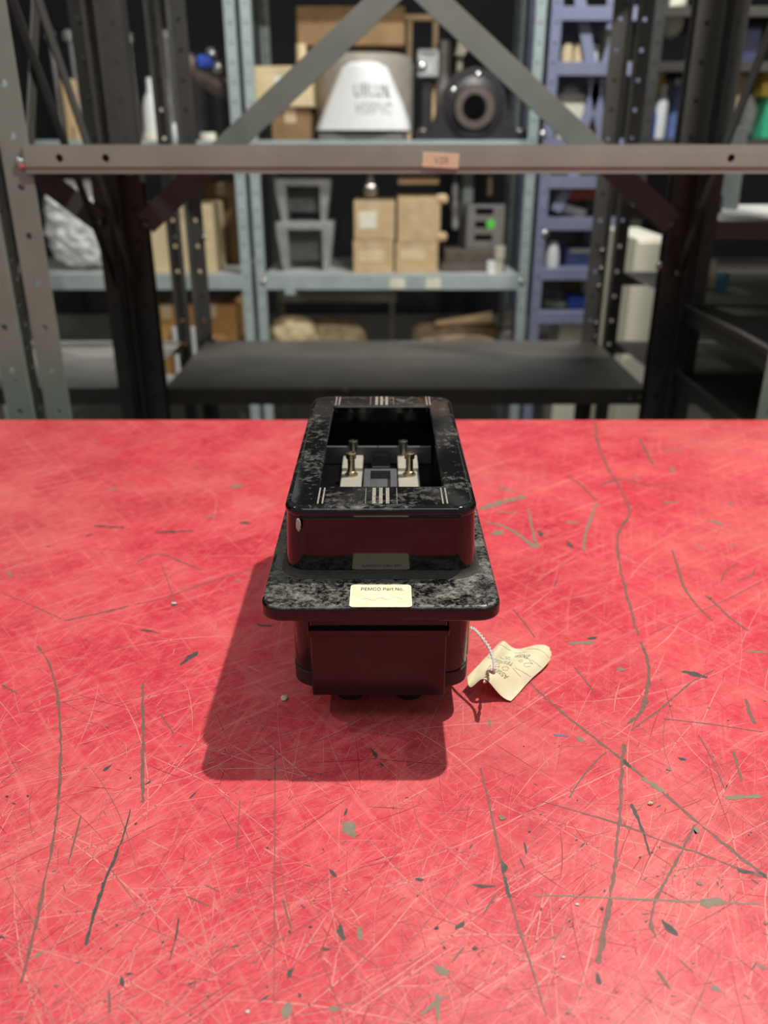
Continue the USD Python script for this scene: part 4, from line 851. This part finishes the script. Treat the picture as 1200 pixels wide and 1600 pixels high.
# left rack across the aisle
x0, x1, z0, z1 = rect(58, 285, 162, 430, 3.30)
single('wrapped_bundle', 'bundle wrapped in crumpled clear plastic at the left across the aisle', 'bundle', blob(((x0 + x1) / 2, 3.44, (z1 + ZE) / 2 + .006), (x1 - x0, .26, z1 - ZE), .020, 38, 12, 5), 'wrap')
c5, b5 = carton((231, 320, 334, 428), 3.30, .24, 'large light carton left of the pale post across the aisle', 'card_light', ZE, None)
c6, b6 = carton((322, 285, 378, 428), 3.56, .16, 'tall dim brown carton behind the large light carton', 'card_brown', ZE, None)
carton((236, 478, 290, 560), 3.32, .22, 'left one of the two orange brown cartons on the low left shelf', 'card_orange', ZL, None)
carton((294, 476, 372, 560), 3.34, .22, 'right one of the two orange brown cartons on the low left shelf', 'card_orange', ZL, None)
for px, lab in (((268, 514, 284, 560), 'short white tube before the left orange carton'), ((297, 513, 316, 575), 'tall white tube before the right orange carton')):
    lathe_px('white_tube', lab, 'tube', px, 3.27, CYL, 'white_plastic', ZL)
lathe_px('lamp_shade', 'white bell shade on the upper left shelf', 'lamp shade', (216, 120, 251, 216), 3.32, [(0, 0), (1, 0), (1, .10), (.93, .13), (.84, .56), (.60, .70), (.36, .78), (.30, 1), (0, 1)], 'white_plastic', ZU, parts=(('rim', [(.98, .0), (1.06, .0), (1.06, .10), (.98, .12)], 'label_cream'),))
lathe_px('small_insulator', 'small white insulator right of the bell shade', 'insulator', (264, 192, 282, 216), 3.30, [(0, 0), (.7, 0), (1, .3), (1, .7), (.5, 1), (0, 1)], 'white_plastic', ZU)
lathe_px('flat_dish', 'flat pale dish near the pale post on the upper left shelf', 'dish', (310, 207, 336, 218), 3.30, CYL, 'label_cream', ZU)
a, b = at(300, 105, 3.40), at(366, 148, 3.40)
t = thing('rusty_pipe', 'rusty brown curved pipe with a blue cap on the upper left shelf', 'pipe', (a[0], 3.4, ZU))
part(t, 'pipe', tube([a + [-.02, 0, .02], a * .7 + b * .3 + [0, 0, -.012], a * .3 + b * .7 + [0, 0, -.01], b], [.035, .04, .04, .035], 20), 'iron_brown')
part(t, 'cap', blob(at(320, 96, 3.36), (.055, .04, .045), .003, 60, 3, 3), 'blue', label='blue cap'); part(t, 'clamp', dome(at(330, 84, 3.37), .02), 'silver'); part(t, 'clamp', dome(at(340, 105, 3.36), .02), 'silver')
part(t, 'stand', bx(a[0], a[0] + .05, 3.37, 3.43, ZU, a[2], .004), 'iron_black'); part(t, 'stand', bx(b[0] - .07, b[0] - .02, 3.37, 3.43, ZU, b[2], .004), 'iron_black')
for px, lab in (((97, 122, 109, 178), 'tall narrow tan box seen behind the left brace'), ((112, 196, 126, 222), 'small tan box low behind the left brace')):
    x0, x1, z0, z1 = rect(*px, 3.3); single('tan_box', lab, 'box', bx(x0, x1, 3.3, 3.4, ZU if px[3] > 200 else ZU, z1, .003), 'card_tan')
for px, py, r, lab in ((110, 59, .016, 'brightest of the small light spots high at the left'), (79, 58, .014, 'light spot left of the brightest one high at the left'), (202, 62, .013, 'light spot high above the bell shade'), (259, 57, .013, 'light spot high right of the bell shade')):
    a = at(px, py, 3.4); single('light_spot', lab, 'insulator', lathe([(0, 0), (.012, 0), (.010, a[2] - ZU - r), (r * 1.6, a[2] - ZU - r * .7), (r * 1.6, a[2] - ZU + r), (r, a[2] - ZU + r * 1.5), (0, a[2] - ZU + r * 1.5)], (a[0], 3.4, ZU), 16), 'silver')  # silver knobs on stems, added for the small spots of light

# right rack across the aisle
def small(name, label, cat, px, Y, depth, m, base=None, b=.004, lab=None):
    x0, x1, z0, z1 = rect(*px, Y)
    if base is not None: z0 = base
    t = thing(name, label, cat, ((x0 + x1) / 2, Y + depth / 2, z0))
    part(t, 'body', bx(x0, x1, Y, Y + depth, z0, z1, b), m)
    if lab: part(t, 'label', bx(x0 + (x1 - x0) * .12, x1 - (x1 - x0) * .12, Y - .0012, Y, z0 + (z1 - z0) * lab[0], z0 + (z1 - z0) * lab[1], .0002), lab[2], label=lab[3])
    return t
lathe_px('tape_roll', 'left yellow tan tape roll on the blue rack', 'roll', (879, 68, 897, 93), 3.30, CYL, 'card_light', .574)
lathe_px('tape_roll', 'right yellow tan tape roll on the blue rack', 'roll', (898, 68, 918, 93), 3.30, CYL, 'card_light', .574)
lathe_px('paper_roll', 'small white roll right of the tan rolls on the blue rack', 'roll', (922, 70, 937, 93), 3.32, CYL, 'label_white', .574)
small('green_box', 'tall pale green box beside the dark post on the blue rack', 'box', (944, 46, 963, 93), 3.34, .1, 'green_pale', .574)
t = small('white_canister', 'cream canister box on the blue rack', 'canister', (874, 146, 914, 186), 3.31, .12, 'cream_paint', .331)
x0, x1, z0, z1 = rect(884, 127, 912, 148, 3.33); part(t, 'lid', lathe([(0, 0), ((x1 - x0) / 2, 0), ((x1 - x0) / 2.2, (z1 - z0) * .5), (0, z1 - z0)], ((x0 + x1) / 2, 3.38, z0), 24), 'label_white')
for k, (px, lab) in enumerate((((942, 118, 954, 134), 'upper bright chrome fitting on the blue rack'), ((925, 140, 938, 153), 'left bright chrome fitting on the blue rack'), ((944, 153, 956, 170), 'lower bright chrome fitting on the blue rack'))):
    x0, x1, z0, z1 = rect(*px, 3.38); cx, cz = (x0 + x1) / 2, (z0 + z1) / 2
    single('chrome_fitting', lab, 'fitting', [blob((cx, 3.38, cz), (x1 - x0, .04, z1 - z0), .002, 60, k, 3), cyl((cx, 3.38, .331), (cx, 3.38, cz), .006, 10)], 'silver')
small('red_block', 'small dull red block low on the blue rack', 'block', (918, 186, 935, 212), 3.36, .06, 'red_dull', .331)
small('dark_red_tray', 'dark red tray under the blue shelf', 'tray', (886, 293, 936, 312), 3.34, .2, 'red_dull', None)
x0, x1, z0, z1 = rect(878, 322, 914, 343, 3.34); a, b = at(878, 324, 3.34), at(914, 338, 3.34)
single('white_offcut', 'white strip leaning on the blue shelf', 'strip', bar((a[0], 3.34, a[2]), (b[0], 3.34, .071), .03, .02, (0, -1, 0)), 'white_plastic')
small('blue_carton', 'blue printed carton on the blue rack', 'carton', (884, 388, 932, 420), 3.32, .18, 'blue_soft', -.116, .004, (.75, .98, 'label_cream', 'cream upper strip'))
lathe_px('white_bag', 'white bag standing left of the blue printed carton', 'bag', (854, 378, 876, 431), 3.27, [(0, 0), (.9, 0), (1, .2), (.9, .6), (.7, .9), (.5, 1), (0, 1)], 'white_plastic', -.116)
small('blue_box', 'bright blue box low on the blue rack', 'box', (889, 464, 921, 489), 3.32, .12, 'blue', -.281)
x0, x1, z0, z1 = rect(852, 472, 888, 492, 3.34)
single('green_bag', 'pale green bag left of the bright blue box', 'bag', blob(((x0 + x1) / 2, 3.38, (z1 - .281) / 2), (x1 - x0, .1, z1 + .281), .006, 40, 4, 3), 'green_pale')
lathe_px('white_spool', 'white spool standing behind the bright blue box', 'spool', (908, 440, 922, 489), 3.46, [(0, 0), (1, 0), (1, .1), (.7, .15), (.7, .85), (1, .9), (1, 1), (0, 1)], 'white_plastic', -.281)
small('tan_carton', 'tan carton in the gap below the printed carton', 'carton', (882, 440, 906, 488), 3.50, .1, 'card_brown', -.281)
small('cream_carton', 'cream carton on the floor below the blue rack', 'carton', (872, 506, 918, 570), 3.30, .2, 'cream_paint', FLOOR)
Bz = .331
lathe_px('yellow_can', 'yellow can at the left of the row of bottles', 'can', (1001, 114, 1016, 138), 3.42, CYL, 'yellow', Bz)
lathe_px('yellow_bottle', 'yellow bottle with white top and green collar', 'bottle', (1018, 112, 1037, 216), 3.46, [(0, 0), (1, 0), (1, .66), (0, .66)], 'green', Bz, parts=(('upper', [(0, .66), (1, .66), (1, .93), (0, .93)], 'yellow'), ('cap', [(0, .92), (.8, .92), (.8, 1), (0, 1)], 'white_plastic')))
lathe_px('blue_bottle', 'bright blue bottle in the row of bottles', 'bottle', (1009, 160, 1028, 216), 3.30, BOTTLE, 'blue', Bz, parts=(('cap', CAP, 'white_plastic'),))
lathe_px('white_bottle', 'tall white bottle right of the blue bottle', 'bottle', (1026, 132, 1046, 216), 3.31, BOTTLE, 'white_plastic', Bz, parts=(('cap', CAP, 'white_plastic'),))
lathe_px('violet_bottle', 'violet blue bottle with a pale top right of the white bottle', 'bottle', (1048, 122, 1064, 216), 3.34, BOTTLE, 'blue_soft', Bz, parts=(('cap', CAP, 'white_plastic'),))
x0, x1, z0, z1 = rect(1044, -30, 1078, 56, 3.36)
single('cream_sack', 'cream cloth sack high on the right rack', 'sack', [blob(((x0 + x1) / 2, 3.42, (z0 + z1) / 2), (x1 - x0, .1, z1 - z0), .008, 30, 5, 4)], 'label_cream')
a, b = at(1140, 186, 3.34), at(1163, 112, 3.34)
single('tan_board', 'tan board leaning on the far right rack', 'board', bar((a[0] - .012, 3.40, Bz + .004), (b[0], 3.42, b[2]), .085, .02, (0, -1, .1)), 'card_light')
x0, x1, z0, z1 = rect(1162, 132, 1188, 214, 3.4)
single('grey_sheet', 'grey folded sheet standing right of the leaning tan board', 'sheet', blob(((x0 + x1) / 2, 3.45, (z1 + Bz) / 2), (x1 - x0, .1, z1 - Bz), .006, 30, 6, 3), 'grey_cloth')
small('ochre_carton', 'ochre carton on top of the green carton at the right edge', 'carton', (1193, 112, 1225, 152), 3.32, .14, 'ochre', rect(1193, 152, 1225, 216, 3.32)[3] + .001)
small('green_carton', 'green carton at the right edge under the ochre carton', 'carton', (1195, 152, 1225, 216), 3.32, .14, 'green', Bz)
small('navy_case', 'dark blue case high on the right rack', 'case', (1144, 38, 1190, 78), 3.33, .16, 'navy', .574)
lathe_px('white_jar', 'white jar high at the right, above the dark blue case', 'jar', (1147, -20, 1165, 22), 3.34, CYL, 'white_plastic', .739)
# cream cabinet in the aisle and things on the right shelves
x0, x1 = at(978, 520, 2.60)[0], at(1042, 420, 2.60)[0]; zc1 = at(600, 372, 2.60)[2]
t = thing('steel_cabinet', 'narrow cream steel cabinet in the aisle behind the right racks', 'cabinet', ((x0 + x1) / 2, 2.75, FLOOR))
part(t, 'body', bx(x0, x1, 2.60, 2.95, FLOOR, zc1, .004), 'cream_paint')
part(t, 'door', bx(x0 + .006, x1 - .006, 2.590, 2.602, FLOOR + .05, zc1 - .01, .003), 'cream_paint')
lathe_px('teal_can', 'small teal can on the pale right shelf', 'can', (1122, 428, 1141, 455), 1.80, CYL, 'teal', .0295)
x0, x1, z0, z1 = rect(1082, 408, 1119, 455, 1.86)
small('cream_box', 'cream box left of the teal can on the pale right shelf', 'box', (1076, 404, 1121, 455), 1.86, .1, 'cream_paint', .0295)
lathe_px('steel_ball', 'shiny steel fitting at the left end of the upper right shelf', 'fitting', (1103, 322, 1116, 343), 1.74, [(0, 0), (.6, 0), (1, .35), (1, .65), (.6, 1), (0, 1)], 'bolt_steel', .1855)
a, b = at(1142, 345, 1.90), at(1160, 240, 1.90)
single('grey_plank', 'pale grey plank leaning on the upper right shelf', 'plank', bar((a[0], 1.93, .189), (b[0] + .005, 1.96, b[2] + .05), .042, .012, (0, -1, 0)), 'rack_pale')
lathe_px('blue_jar', 'small dark blue jar left of the leaning grey plank', 'jar', (1114, 306, 1131, 341), 1.88, CYL, 'navy', .1855)
